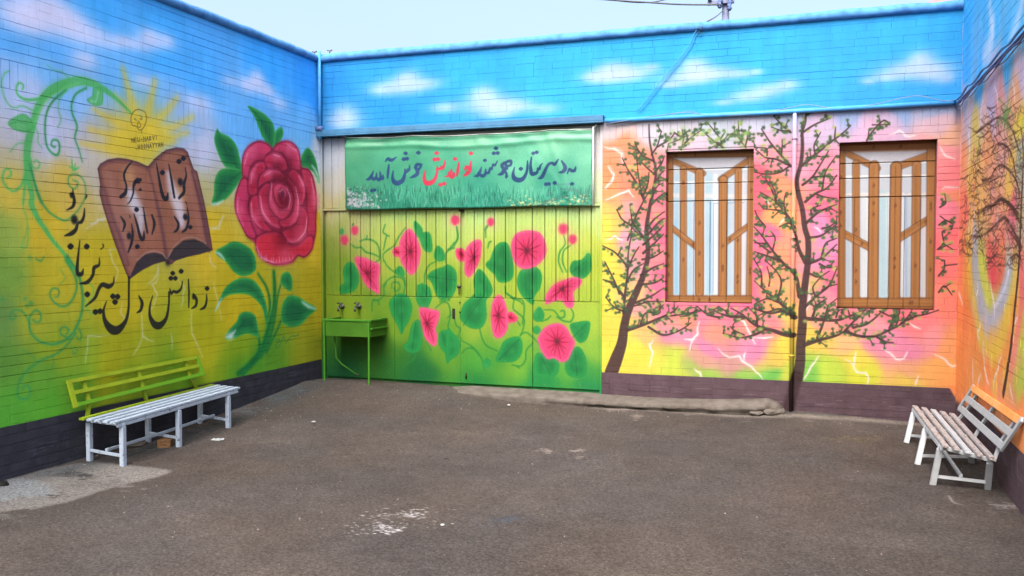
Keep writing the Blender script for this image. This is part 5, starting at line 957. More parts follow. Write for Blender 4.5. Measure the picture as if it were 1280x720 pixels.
# ================================================================== YARD SURFACE
def build_ground():
    fx = np.arange(-.3, 7.5, .05); fy = np.arange(-9.5, .31, .05)
    X = np.concatenate([[-600, -200, -60, -20, -6, -2], fx, [9, 14, 30, 80, 250, 600]])
    Y = np.concatenate([[-600, -200, -80, -40, -22, -15, -12], fy, [1, 3, 8, 20, 60, 200, 600]])
    gx, gy = np.meshgrid(X, Y)
    z = gz(np.clip(gx, 0, RW), np.clip(gy, -9, 0))
    near = (gx > -.25) & (gx < 7.4) & (gy > -9.3) & (gy < .3)
    z = z + np.where(near, vnoise(gx.shape, 3, rng) * .003 + vnoise(gx.shape, 14, rng) * .006, 0)
    V = np.stack([gx, gy, z], -1).reshape(-1, 3); h, w = gx.shape
    i = (np.arange(h - 1)[:, None] * w + np.arange(w - 1)).ravel()
    F = np.stack([i, i + 1, i + w + 1, i + w], 1)
    me = bpy.data.meshes.new('yard_ground'); me.from_pydata(V.tolist(), [], F.tolist()); me.polygons.foreach_set('use_smooth', [True] * len(F)); me.update()
    tag(link('yard_ground', me, None, M['yard']), kind='structure')
build_ground()

def build_hill():
    pts = []
    ridge = [(1100, 30), (1149, 7), (1169, 0), (1200, -9), (1300, -30), (1420, -46), (1600, -40), (1900, 10), (2200, 60)]
    R = [at(x, y, 1, 160.0) for x, y in ridge]
    V, F = [], []
    n = 0
    Rs = cr([(r[0], r[2]) for r in R], 6)
    for j, (yy, k) in enumerate([(120, 0), (132, .35), (145, .75), (160, 1.0), (185, .8), (230, .3), (260, 0)]):
        for i, (x, zz) in enumerate(Rs):
            V.append((x * yy / 160 if j < 3 else x, yy, -1 + (zz + 1) * k + rng.normal(0, .25) * (0 < k < 1)))
    w = len(Rs)
    for j in range(6):
        for i in range(w - 1): a = j * w + i; F.append((a, a + 1, a + w + 1, a + w))
    me = bpy.data.meshes.new('hill'); me.from_pydata(V, [], F); me.polygons.foreach_set('use_smooth', [True] * len(F)); me.update()
    tag(link('hill', me, None, M['hill']), kind='structure')
build_hill()

# ================================================================== BRICK WALLS
SOLD0, SOLD1 = 2.785, 3.0
COURSE_LOW = {'L': .0745, 'B': .0665, 'R': .0665}
def brick_mesh(k, L, H, D=.026, b=.0013):
    """front faces -Y at y=0; a slightly uneven bevelled brick face with its sides"""
    r = random.Random(k)
    j = lambda s: r.uniform(-s, s)
    c = .0004
    f = [(-L / 2 + c, -H / 2 + b), (L / 2 - c, -H / 2 + b), (L / 2 - c, H / 2 - b), (-L / 2 + c, H / 2 - b)]
    v = [(x, j(.0005), z + j(.0006)) for x, z in f] + [(-L / 2, .0012, -H / 2), (L / 2, .0012, -H / 2), (L / 2, .0012, H / 2), (-L / 2, .0012, H / 2)]
    v += [(x, D, z) for x, _, z in v[4:8]]
    fs = [(0, 1, 2, 3)] + [(4 + i, 4 + (i + 1) % 4, (i + 1) % 4, i) for i in range(4)] + [(8 + i, 8 + (i + 1) % 4, 4 + (i + 1) % 4, 4 + i) for i in range(4)]
    return v, fs
def wall_bricks(seed, u0, u1, z0, z1, openings, edge_top=None):
    """list of (u, z, length, height, proud) laid in running courses round the openings"""
    r = random.Random(seed); out = []
    courses = []
    z = SOLD0; low = COURSE_LOW[chr(seed)]
    while z > z0: courses.append((z - low, z, False)); z -= low
    courses.append((SOLD0, SOLD1, True)); z = SOLD1
    while z + COURSE * .6 < z1: courses.append((z, min(z + COURSE, z1), False)); z += COURSE
    for ci, (a, b, soldier) in enumerate(courses):
        segs = [(u0, u1)]
        for (oa, ob, oz0, oz1) in openings:
            if a < oz1 - .02 and b > oz0 + .02:
                ns = []
                for s, e in segs:
                    if oa > s: ns.append((s, min(e, oa)))
                    if ob < e: ns.append((max(s, ob), e))
                    if not (oa > s) and not (ob < e): pass
                segs = [x for x in ns if x[1] - x[0] > .015]
        ph = r.uniform(0, 6); base = r.choice([-.002, -.001, 0, .001, .002, .0035, .005]) + (.001 if chr(seed) == 'L' else 0)
        for s, e in segs:
            if soldier: pitch = .0735; st = s
            else: pitch = .222; st = s - (.111 if ci % 2 else 0) - r.uniform(0, .03)
            u = st
            while u < e - .004:
                p = pitch if soldier or r.random() > .12 else .111
                a0, b0 = max(u, s), min(u + p, e)
                if b0 - a0 > .02:
                    hj = r.choice([.0004, .0004, .0004, .0004, .0006, .003]) if not soldier else r.choice([.0006, .001, .003, .006])
                    gap = min(.0052, max(.0004, -.0006 + base + .003 * math.sin(u * 1.7 + ph) + r.uniform(-.001, .0016)))
                    zc = (a + b) / 2 + r.uniform(-.0008, .0008)
                    out.append(((a0 + b0) / 2, zc, b0 - a0 - hj, (b - a) - gap, r.gauss(0, .0003)))
                u += p
    return out
def frame(plane):
    if plane == 'L': return (lambda u, n, z: (n, -u, z)), math.pi / 2
    if plane == 'R': return (lambda u, n, z: (RW - n, -u, z)), -math.pi / 2
    return (lambda u, n, z: (u, -n, z)), 0.0
def build_wall(plane, label, cat, u0, u1, z0, z1, openings, mat, depth, reveal, nobrick=()):
    T, rot = frame(plane)
    root = thing('brick_wall', label, cat, T((u0 + u1) / 2, 0, z0))
    # mortar body with real openings
    us = sorted(set([u0, u1] + [o[0] for o in openings] + [o[1] for o in openings])); us = [u for u in us if u0 <= u <= u1]
    zs = sorted(set([z0, z1] + [o[2] for o in openings] + [o[3] for o in openings])); zs = [z for z in zs if z0 <= z <= z1]
    mb = MB(); fr = -.007
    def solid(i, j):
        if i < 0 or j < 0 or i >= len(us) - 1 or j >= len(zs) - 1: return False
        uc, zc = (us[i] + us[i + 1]) / 2, (zs[j] + zs[j + 1]) / 2
        return not any(o[0] < uc < o[1] and o[2] < zc < o[3] for o in openings)
    q = lambda a, b, c, e: mb.add([T(*a), T(*b), T(*c), T(*e)], [(0, 1, 2, 3)])
    for i in range(len(us) - 1):
        for j in range(len(zs) - 1):
            if not solid(i, j): continue
            a, b, c, e = us[i], us[i + 1], zs[j], zs[j + 1]
            q((a, fr, c), (b, fr, c), (b, fr, e), (a, fr, e)); q((b, -depth, c), (a, -depth, c), (a, -depth, e), (b, -depth, e))
            if not solid(i - 1, j): q((a, -depth, c), (a, fr, c), (a, fr, e), (a, -depth, e))
            if not solid(i + 1, j): q((b, fr, c), (b, -depth, c), (b, -depth, e), (b, fr, e))
            if not solid(i, j - 1): q((a, -depth, c), (b, -depth, c), (b, fr, c), (a, fr, c))
            if not solid(i, j + 1): q((a, fr, e), (b, fr, e), (b, -depth, e), (a, -depth, e))
    mb.build('mortar', mat, root)
    bricks = wall_bricks(ord(plane), u0, u1, z0, z1, openings)
    # nearest bricks that show in the photo become parts of their own
    sc = []
    f = Vector((-math.sin(YAW) * math.cos(PITCH), math.cos(YAW) * math.cos(PITCH), math.sin(PITCH)))
    rt = Vector((math.cos(YAW), math.sin(YAW), 0)); up = rt.cross(f)
    nrm = Vector(T(0, 1, 0)) - Vector(T(0, 0, 0))
    for i, (u, z, L, H, pr) in enumerate(bricks):
        d = Vector(T(u, 0, z)) - Vector((CX, -CD, CH)); w = d.dot(f)
        if w < .5: continue
        x = 640 + FOC * d.dot(rt) / w; y = 360 - FOC * d.dot(up) / w
        if 6 < x < 1274 and 4 < y < 716 and z > gz(*T(u, 0, z)[:2]) + .03:
            sc.append((L * H * abs(d.dot(nrm)) / w ** 3, i))
    sc.sort(reverse=True); pick = set(i for _, i in sc[:300])
    base = {}
    for key, L, H in (('stretcher', .218, .069), ('header', .107, .069), ('upright', .07, .21)):
        for k in range(3):
            v, fs = brick_mesh(k * 7 + 1, L, H); me = bpy.data.meshes.new('brick'); me.from_pydata(v, [], fs); me.update(); me.materials.append(mat); base[key, k] = (me, L, H)
    rl = root.location
    V, F = [], []
    cs, sn = math.cos(rot), math.sin(rot)
    for i, (u, z, L, H, pr) in enumerate(bricks):
        key = 'upright' if H > .12 else ('stretcher' if L > .15 else 'header')
        k = random.randrange(3); me, L0, H0 = base[key, k]
        p = T(u, pr, z)
        if i in pick:
            o = bpy.data.objects.new('brick', me); COL.objects.link(o); o.parent = root
            o.location = Vector(p) - rl; o.rotation_euler = (random.gauss(0, .006), 0, rot + random.gauss(0, .003)); o.scale = (L / L0, 1, H / H0)
        else:
            n = len(V)
            v, fs = brick_mesh(k * 7 + 1, L, H)
            V += [(p[0] + a * cs - b * sn, p[1] + a * sn + b * cs, p[2] + c) for a, b, c in v]; F += [tuple(n + j for j in q_) for q_ in fs]
    me = bpy.data.meshes.new('brick_courses'); me.from_pydata([tuple(Vector(v) - rl) for v in V], [], F); me.update(); me.materials.append(mat)
    o = bpy.data.objects.new('brick_courses', me); COL.objects.link(o); o.parent = root; o['kind'] = 'stuff'
    return root, T
def coping(root, T, u0, u1, z, mat, seed):
    """lumpy hand-trowelled cement cap"""
    r = np.random.default_rng(seed); n = int((u1 - u0) / .03); prof = [(-.24, -.03), (-.25, .03), (-.2, .062), (-.1, .075), (-.02, .07), (.03, .052), (.05, .02), (.045, -.012), (.025, -.03), (-.012, -.034)]
    V, F = [], []; m = len(prof); w1 = vnoise((n + 1, m), 5, r); w2 = vnoise((n + 1, m), 2, r)
    big = vnoise((n + 1, 3), 18, r)[:, 0]
    for i in range(n + 1):
        u = u0 + (u1 - u0) * i / n
        for j, (a, b) in enumerate(prof):
            k = .004 * w1[i, j] + .0015 * w2[i, j]
            V.append(T(u, a + k * (a > -.2), z + b + k + .004 * big[i] * (b > 0)))
    for i in range(n):
        for j in range(m): a = i * m + j; b = i * m + (j + 1) % m; F.append((a, b, b + m, a + m))
    F.append(tuple(range(m))); F.append(tuple(n * m + j for j in range(m))[::-1])
    mb = MB(); mb.add(V, F, True); mb.build('coping', mat, root)
wl, TL = build_wall('L', 'long left brick wall painted with an open book, a rose and a green vine', 'wall', -.16, 9.0, -.5, ZT - .03, [], M['left'], .24, .1)
coping(wl, TL, .053, 9.0, ZT, M['coping'], 3)
OPEN = [(-.2, GX, -.6, ZBAND - .04)] + WIN
wb, TB = build_wall('B', 'back brick wall painted with two trees around two shutters', 'wall', .0, RW, -.5, ZT - .03, OPEN, M['back'], .26, .1)
coping(wb, TB, -.26, RW - .002, ZT, M['coping'], 4)
wr, TR = build_wall('R', 'right brick wall painted with a tall crackled tree in orange and pink', 'wall', -.0, 6.0, -.5, 4.75, [], M['right'], .24, .1)

# ---------- blind openings: sheet-metal fill painted as shutters
for wi, (a, b, z0, z1) in enumerate(WIN):
    r = thing('painted_shutter', ['left blind window with brown shutters painted on its sheets', 'right blind window with brown shutters painted on its sheets, beside the wall corner'][wi], 'window', ((a + b) / 2, .1, z0), 'blind windows painted as shutters')
    MB().box(a - .01, b + .01, .135, .16, z0 - .01, z1 + .01).build('backing', M['shutter'], r)
    cuts = [z1] + [at((a + b) / 2 * 0 + px, py, 1, .11)[2] for px, py in ([(880, 211), (880, 229), (880, 251)] if wi == 0 else [(1110, 203), (1110, 222), (1110, 246)])] + [z0]
    for k in range(3):
        MB().box(a + .003, b - .003, .11 + (.004 if k == 1 else 0), .133, cuts[k + 1] + .004, cuts[k] - .003, .004).build('sheet', M['shutter'], r)
    xs = [a] + [at(px, 320, 1, .11)[0] for px in ((850, 867, 887, 908) if wi == 0 else (1067, 1085, 1111, 1130, 1150))] + [b]
    for k in range(len(xs) - 1):
        MB().box(xs[k] + .0016, xs[k + 1] - .0016, .112, .133, z0 + .003, cuts[3] - .004, .003).build('board', M['shutter'], r)
    MB().box(a - .005, b + .005, .002, .108, z0 - .03, z0 + .0, .002).build('sill', M['back'], r)

# ================================================================== GATE
g = thing('metal_gate', 'green sheet-metal gate painted with pink flowers and leaves', 'gate', (GX / 2, .08, 0))
GY = .06
zt = lambda px, py: at(px, py, 1, GY)[2]
xt = lambda px, py: at(px, py, 1, GY)[0]
MB().box(.005, GX - .002, .085, .10, -.1, 2.97).build('backing', M['gate'], g)
ztop, zmid, zmidr, zbot = zt(575, 262), zt(530, 371), zt(710, 377), .035
lines = [408.5, 425, 438, 451, 463, 476, 493.5, 508, 520, 533, 545, 558, 574.5, 580, 593, 605, 618, 632, 645, 665.5, 681, 695, 710, 724, 739, 752.5]
for i in range(len(lines) - 1):
    a, b = xt(lines[i], 310), min(xt(lines[i + 1], 310), GX - .004)
    if b - a < .06: continue
    z0 = (zmidr if lines[i] > 664 else zmid) + .006; z1 = ztop - (.0 if 6 < i < 19 else -.012)
    w = b - a; g0 = .0028
    prof = [(g0, .08), (g0, .062), (g0 + .006, .054), (w * .30, .054), (w * .33, .0575), (w * .38, .0575), (w * .41, .054), (w * .59, .054), (w * .62, .0575), (w * .67, .0575), (w * .70, .054), (w - g0 - .006, .054), (w - g0, .062), (w - g0, .08)]
    V, F = [], []
    for z in (z0, z1):
        for (x, y) in prof: V.append((a + x, y, z))
    n = len(prof)
    for j in range(n - 1): F.append((j, j + 1, n + j + 1, n + j))
    F.append(tuple(range(n))[::-1]); F.append(tuple(n + j for j in range(n)))
    MB().add(V, F).build('ribbed_panel', M['gate'], g)
seams = [408.5, 493.5, 575.5, 666, 752.5]
for i in range(4):
    a, b = xt(seams[i], 430) + .002, min(xt(seams[i + 1], 430) - .002, GX - .004)
    MB().box(a, b, .058 - (.006 if i in (1, 2) else 0), .084, zbot, (zmidr if i == 3 else zmid) - .002, .004).build('lower_sheet', M['gate'], g)
# welded frame strips
xa = xt(575.5, 430)
MB().box(xa - .006, xa + .006, .048, .056, zbot, ztop).build('centre_strip', M['gate'], g)
MB().box(-.006, .03, .02, .083, -.1, 2.955, .003).build('post', M['gate'], g); MB().box(GX - .03, GX - .002, .012, .05, -.1, 2.955, .003).build('post', M['gate'], g)
MB().box(.032, GX - .032, .03, .083, ztop + .012, ztop + .04, .003).build('cross_rail', M['gate'], g)
hx = [.032] + [xt(p, 210) for p in (415, 424, 432)] + [xt(741, 210), GX - .032]
for i in range(5):
    a, b = hx[i] + .0015, hx[i + 1] - .0015
    MB().box(a, b, .052 + (.004 if i % 2 else 0), .084, ztop + .044, 2.955, .003).build('header_sheet', M['gate'], g)
# lock and latch
lx, lz = xt(567.5, 392), zt(567.5, 392)
lp = MB().box(lx - .018, lx + .018, .046, .0505, lz - .06, lz + .06, .002).build('lock_plate', M['black'], g)
kx, kz = xt(574.5, 358), zt(574.5, 358)
MB().tube([(kx, .05, kz), (kx, .03, kz)], .022, 12).tube([(kx, .04, kz - .01), (kx + .004, .03, kz - .05), (kx, .034, kz - .09)], .006, 6).build('door_pull', M['brass'], g)
for py in (378, 390): MB().tube([(xa, .05, zt(575, py)), (xa, .036, zt(575, py))], .008, 8).build('bolt', M['black'], g)
MB().tube([(xa - .01, .045, ztop - .01), (xa + .05, .04, ztop - .012)], .012, 8).build('hinge', M['black'], g)
MB().tube([(xt(583, 473), .046, zt(583, 473)), (xt(583, 473), .046, zt(583, 466))], .01, 8).build('hinge', M['black'], g)

# lintel over the gate
li = MB().box(.0, GX + .02, -.07, .10, 2.965, 2.985, .003).box(.0, GX + .02, -.07, -.058, 2.9855, 3.045, .003).box(.0, GX + .02, -.0575, -.001, 3.03, 3.044)
tag(li.build('steel_lintel', M['lintel']), 'long blue-grey steel lintel over the flower gate', 'lintel')

# ================================================================== BANNER
def build_banner():
    x0, x1, z0, z1 = at(432, 262, 1, -.02)[0], at(740, 258, 1, -.02)[0], 2.075, 2.945
    nx, nz = 150, 44; V, F = [], []
    r = np.random.default_rng(8); wv = vnoise((nz + 1, nx + 1), 12, r) * .005 + vnoise((nz + 1, nx + 1), 5, r) * .0022
    for layer in (0, 1):
        for j in range(nz + 1):
            for i in range(nx + 1):
                s, t = i / nx, j / nz
                x = x0 + (x1 - x0) * s + .004 * math.sin(t * 9) * (s > .98) ; top = z1 - .02 * math.sin(math.pi * s) * 1.0 - .03 * s - .012 * abs(math.sin(s * 11))
                z = z0 - .004 * math.sin(s * 14) + (top - z0) * t
                dg = .010 * math.sin((s * 26 - t * 7) * (1 if s < .5 else -1)) * t ** 2 * (abs(s - .5) * 2) ** .6 + .008 * math.exp(-((s - .93 + t * .1) / .012) ** 2) + .010 * math.exp(-((t - .87 - .02 * math.sin(s * 9)) / .03) ** 2) - .006 * math.exp(-((t - .95) / .02) ** 2)
                dg += .008 * math.sin(s * 60 + t * 20) * max(0, t - .8) * 3 * (s > .55) + .006 * math.exp(-(((s - .9) + (t - .2) * .25) / .015) ** 2) * (1 - t)
                V.append((x, -.012 - wv[j, i] * 1.5 - dg * 1.45 - .012 * math.sin(math.pi * t) + layer * .0015, z))
    w = nx + 1; N = w * (nz + 1)
    for j in range(nz):
        for i in range(nx):
            a = j * w + i; F.append((a, a + 1, a + w + 1, a + w)); F.append((N + a + w, N + a + w + 1, N + a + 1, N + a))
    for i in range(nx): F.append((i + 1, i, N + i, N + i + 1)); a = nz * w + i; F.append((a, a + 1, N + a + 1, N + a))
    for j in range(nz): a = j * w; F.append((a, a + w, N + a + w, N + a)); a = j * w + nx; F.append((a + w, a, N + a, N + a + w))
    b = thing('welcome_banner', 'green vinyl banner with red and navy Persian lettering hung above the gate', 'banner', ((x0 + x1) / 2, -.02, z0))
    mb = MB(); mb.add(V, F, True); mb.build('sheet', M['banner'], b)
    top = [(x0 - .05, -.03, 2.975)] + [(V[nz * w + i][0], V[nz * w + i][1] - .004, V[nz * w + i][2] + .006) for i in range(0, nx + 1, 5)] + [(x1 + .05, -.03, 2.95)]
    MB().tube(top, .0045, 6).build('cord', M['twine'], b)
    MB().tube([(x1 + .012, -.022, 2.07), (x1 + .012, -.024, 2.93)], .009, 8).build('edge_rod', M['twine'], b)
build_banner()

# ================================================================== PIPES AND CABLES
px = at(991.5, 300, 1, -.03)[0]
p = thing('drain_pipe', 'thin vertical pipe painted over between the two shutters', 'pipe', (px, -.03, -.1))
MB().tube([(px, -.03, gz(px, 0) - .02), (px, -.03, 2.965)], .021, 12).build('tube', M['back'], p)
for zz in (.5, 1.7, 2.7): MB().box(px - .03, px + .03, -.012, .0, zz, zz + .02, .002).tube([(px, -.03, zz), (px, -.03, zz + .02)], .0245, 12).build('clamp', M['back'], p)
tag(MB().tube([(GX + .035, -.03, 2.985), (5.2, -.032, 2.983), (RW - .03, -.03, 2.99)], .024, 12).build('service_pipe', M['blue_pipe']), 'horizontal blue pipe running along the back wall above the shutters', 'pipe')
cx_ = at(399.5, 120, 1, -.05)[0]
cp = thing('corner_pipe', 'upright blue pipe in the left corner of the yard above the gate', 'pipe', (cx_, -.05, 3))
MB().tube([(cx_, -.05, 2.93), (cx_, -.05, 3.99)], .02, 12).build('tube', M['blue_pipe'], cp)
MB().tube([(cx_ - .04, -.06, 3.06), (cx_ + .04, -.06, 3.06)], .03, 10).build('joint_box', M['dark_wire'], cp)
for i, (a, lab) in enumerate((((393, 71), 'small bent wire hook on the wall top left of the corner pipe'), ((412, 70), 'small bent wire hook on the wall top right of the corner pipe'))):
    q = at(a[0], a[1], 1, .05)
    tag(MB().tube([(q[0], .05, 3.93), (q[0] + .003, .05, 4.01), (q[0] - .03, .05, 4.02)], .008, 6).tube([(q[0] + .003, .05, 4.01), (q[0] + .035, .05, 4.02)], .008, 6).build('wire_hook', M['black_wire']), lab, 'hook', 'wire hooks on the wall top')
def wire(name, pix, plane, val, r, m, lab, cat='cable', sag=0):
    P = cr([at(x, y, plane, val) for x, y in pix], 6)
    return tag(MB().tube([tuple(q) for q in P], r, 6).build(name, m), lab, cat)
wire('wall_cable', [(757, 155), (800, 148), (850, 141), (880, 143), (920, 144), (960, 140), (990, 134), (1010, 131), (1050, 136), (1090, 131), (1130, 122), (1150, 120), (1180, 126), (1200, 124)], 1, -.05, .0035, M['wire'], 'thin pale cable drooping along the back wall above the shutters')
wire('wall_cable', [(753, 158), (790, 153), (830, 146), (862, 139), (885, 146), (930, 141), (985, 136)], 1, -.03, .0028, M['wire'], 'second, thinner cable drooping above the left shutter')
wire('feed_cable', [(872, 36), (866, 45), (862, 55), (845, 78), (825, 102), (808, 124), (796, 138)], 1, -.03, .0042, M['blue_pipe'], 'pale blue cable running slantwise down the back wall')
wire('feed_cable', [(876, 35), (869, 46), (864, 58), (848, 80), (828, 104), (811, 126), (800, 139)], 1, -.02, .003, M['blue_pipe'], 'thinner twin of the slanting cable, just right of it')
rc = thing('cable_bundle', 'bundle of dark blue cables sagging along the right wall', 'cable', (RW - .04, -2, 2.95))
for i, (dz, r_, m_) in enumerate(((0, .014, 'dark_wire'), (-.04, .005, 'wire'), (-.022, .007, 'dark_wire'), (.026, .010, 'blue_pipe'))):
    P = [(RW - .03 - .012 * i, -.03 - t * .25, 2.985 + dz - .03 * abs(math.sin(t * 1.1 + i)) * (i > 0)) for t in range(0, 24)]
    MB().tube([tuple(q) for q in cr(P, 3)], r_, 8).build('cable', M[m_], rc)

# utility pole beyond the wall
PY = 9.0
pb = at(907, 20, 1, PY)
up_ = thing('utility_pole', 'grey steel utility pole rising beyond the back wall', 'pole', (pb[0], PY, 0))
ztp = at(907, -60, 1, PY)[2]
MB().tube([(pb[0], PY, -.2), (pb[0], PY, ztp)], [.09, .07], 12).build('shaft', M['pole'], up_)
for k, (yy, L) in enumerate(((-40, .9), (4, .35))):
    zz = at(907, yy, 1, PY)[2]; MB().box(pb[0] - L, pb[0] + L * .5, PY - .14, PY - .06, zz - .04, zz + .04, .01).build('cross_arm', M['pole'], up_)
for dx, yy in ((-.09, 2), (-.1, 8), (.1, 5), (.09, 12), (-.3, -2)):
    zz = at(907, yy, 1, PY)[2]; MB().tube([(pb[0] + dx, PY - .16, zz - .07), (pb[0] + dx, PY - .16, zz - .02), (pb[0] + dx, PY - .16, zz + .01), (pb[0] + dx, PY - .16, zz + .06)], [.03, .055, .03, .05], 8).build('insulator', M['dark_wire'], up_)
a = at(902, 6, 1, PY - .2)
tag(MB().tube(cr([a, at(850, 5.5, 1, PY - .2), at(810, 3, 1, PY - .2), at(757, -.5, 1, PY), at(600, -14, 1, PY), at(300, -40, 1, PY)], 5).tolist(), .016, 6).build('overhead_wire', M['black_wire']), 'lower overhead wire leading left from the utility pole', 'cable', 'overhead wires at the pole')
tag(MB().tube(cr([at(902, -12, 1, PY - .1), at(845, -3.5, 1, PY - .1), at(812, 3, 1, PY - .1), at(770, .8, 1, PY), at(700, -10, 1, PY), at(500, -40, 1, PY)], 5).tolist(), .011, 6).build('overhead_wire', M['black_wire']), 'upper overhead wire dipping to the lower one left of the pole', 'cable', 'overhead wires at the pole')
e = at(872, 36, 1, -.06)
tag(MB().tube(cr([at(905, 12, 1, PY - .1), at(896, 20, 1, 5), at(884, 27, 1, 1.5), at(877, 31, 1, .2), e], 6).tolist(), .0085, 6).build('drop_cable', M['black_wire']), 'dark cable slanting from the pole down to the wall top', 'cable')
tag(MB().tube(cr([at(906, 26, 1, PY - .1), at(893, 28, 1, 4), at(880, 30, 1, .3), (e[0] + .02, -.05, e[2] - .05)], 6).tolist(), .006, 6).build('drop_cable', M['black_wire']), 'thin flat cable from the pole foot to the wall top', 'cable')

# ================================================================== WATER TROUGH AND TAPS
tx0, tx1, ty, tz0, tz1 = at(403.5, 410, 1, -.36)[0], at(463, 410, 1, -.36)[0], -.36, at(440, 421, 1, -.36)[2], at(440, 400, 1, -.36)[2]
t = thing('water_trough', 'bright green metal water trough on thin legs in the left corner', 'trough', ((tx0 + tx1) / 2, -.18, .05))
th = .006
MB().box(tx0, tx1, ty, ty + th, tz0, tz1, .002).build('front_panel', M['trough'], t)
for xe in (tx0, tx1 - th): MB().box(xe, xe + th, ty + th, .045, tz0, tz1, .001).build('end_panel', M['trough'], t)
MB().box(tx0 + th, tx1 - th, ty + th, .045, tz0, tz0 + th).build('floor_panel', M['trough'], t)
MB().box(tx0 - .004, tx1 + .004, ty - .012, ty - .001, tz1 - .014, tz1 + .008, .002).box(tx1 + .001, tx1 + .014, ty - .011, .04, tz1 - .013, tz1 + .008, .002).build('rim', M['trough_leg'], t)
MB().box(tx1 + .0005, tx1 + .018, ty, .04, (tz0 + tz1) / 2 - .012, (tz0 + tz1) / 2 + .008, .002).build('side_ledge', M['trough_leg'], t)
for x in (tx0 + .03, tx1 - .012):
    MB().bar((x, ty - .016, gz(x, ty) - .03), (x, ty - .016, tz1 - .02), .02, .02, (0, 1, 0)).build('leg', M['trough_leg'], t)
MB().tube([(tx0 + .06, -.2, tz0), (tx0 + .07, -.18, .3), (tx0 + .12, -.14, .22), (tx0 + .3, -.1, .1)], .009, 8).build('waste_pipe', M['trough_leg'], t)
MB().tube([(tx0 + .3, -.1, .1), (tx0 + .33, -.1, .09)], .011, 8).build('pipe_end', M['brass'], t)
for i, (x, y) in enumerate(((428, 383), (449, 383))):
    q = at(x, y, 1, .05); X, Zz = q[0], q[2]
    tp = thing('tap', ['left one of two small metal taps above the green trough', 'right one of two small metal taps above the green trough'][i], 'tap', (X, .05, Zz), 'taps above the trough')
    MB().tube([(X, .06, Zz), (X, .045, Zz), (X, .044, Zz), (X, -.03, Zz)], [.03, .03, .014, .014], 10).build('body', M['brass'], tp)
    MB().tube([(X, -.02, Zz), (X + .005, -.055, Zz - .005), (X + .008, -.065, Zz - .03), (X + .008, -.066, Zz - .055)], [.013, .013, .012, .014], 8).build('spout', M['brass'], tp)
    MB().tube([(X, -.01, Zz + .01), (X, -.01, Zz + .04)], .009, 8).tube([(X - .034, -.01, Zz + .042), (X + .034, -.01, Zz + .046)], .009, 8).build('handle', M['brass'], tp)

# ================================================================== CEMENT LUMP AT THE WALL FOOT
def build_kerb():
    r = np.random.default_rng(21); x0, x1 = 1.55, 5.47; n = 230; m = 18
    n1 = vnoise((n + 1, m), 7, r); n2 = vnoise((n + 1, m), 3, r); e1 = vnoise((n + 1, 3), 9, r)[:, 0]; e2 = vnoise((n + 1, 3), 3, r)[:, 0]; e3 = vnoise((n + 1, 3), 22, r)[:, 0]
    V, F = [], []
    for i in range(n + 1):
        x = x0 + (x1 - x0) * i / n
        zbk = np.interp(x, [1.55, 2.0, 3.5, 4.0, 4.4, 4.8, 5.14, 5.3, 5.4, 5.47], [-.03, .012, .006, -.002, .004, .018, .042, .056, .02, -.06])
        zlip = np.interp(x, [1.55, 2.0, 3.5, 3.75, 4.4, 4.84, 5.15, 5.3, 5.41, 5.47], [-.05, -.024, -.032, -.034, -.024, -.014, .012, .02, -.03, -.09]) + .004 * e2[i]
        end = np.clip((x1 - x) / .15, 0, 1) ** .5
        broken = np.clip((x - 2.9) / .6, 0, 1)
        wdt = np.interp(x, [1.55, 1.9, 3.0, 5.0, 5.2, 5.47], [.05, .2, .23, .24, .29, .1]) + broken * (.018 * e1[i] + .008 * e2[i] + .014 * e3[i])
        under = broken * (.03 + .05 * max(0, e1[i])) + .004
        yb = -.0 if x > GX else .05
        gfoot = float(gz(x, -wdt)) - .02
        prof = []
        for j in range(m):
            t = j / (m - 1)
            if t < .5: k = t / .5; y = yb + (-wdt + .022 - yb) * k; z = zbk + (zlip - zbk) * k + .022 * math.sin(k * math.pi) * np.clip((x - 4.3) / .6, 0, 1)
            elif t < .72: k = (t - .5) / .22; a = k * math.pi / 2; y = -wdt + .022 - .022 * math.sin(a); z = zlip - (.018 + .012 * broken) * (1 - math.cos(a))
            elif t < .84: k = (t - .72) / .12; y = -wdt; z = zlip - .03 - .012 * k - broken * .006 * e2[i]
            else: k = (t - .84) / .16; y = -wdt + under * min(1, k * 2); z = (zlip - .042) * (1 - k) + gfoot * k
            prof.append((y, z))
        for j, (y, z) in enumerate(prof):
            b = (.005 * n1[i, j] + .003 * n2[i, j]) * (.4 + .6 * broken) * (j > 1)
            V.append((x + .003 * n2[i, j], y - b, z + b))
    for i in range(n):
        for j in range(m - 1): a = i * m + j; F.append((a, a + m, a + m + 1, a + 1))
    F.append(tuple(n * m + j for j in range(m)))
    k = thing('cement_ridge', 'long cracked cement ridge at the foot of the back wall and gate', 'cement ridge', (3.7, -.1, -.1))
    mb = MB(); mb.add(V, F, True); mb.build('ridge', M['concrete'], k)
    # broken lumps at its right end
    for (dx, dy, dz, s) in ((5.33, -.22, -.02, .06), (5.41, -.12, -.03, .06), (5.44, -.2, -.07, .045), (5.2, -.26, -.03, .05), (5.27, -.13, .03, .045)):
        bm = bmesh.new(); bmesh.ops.create_icosphere(bm, subdivisions=2, radius=s)
        for v in bm.verts: v.co = Vector((v.co.x * 1.4, v.co.y, v.co.z * .62)) * random.uniform(.82, 1.1) + Vector((dx, dy, dz - .03))
        MB().bm(bm).build('lump', M['concrete'], k)
build_kerb()
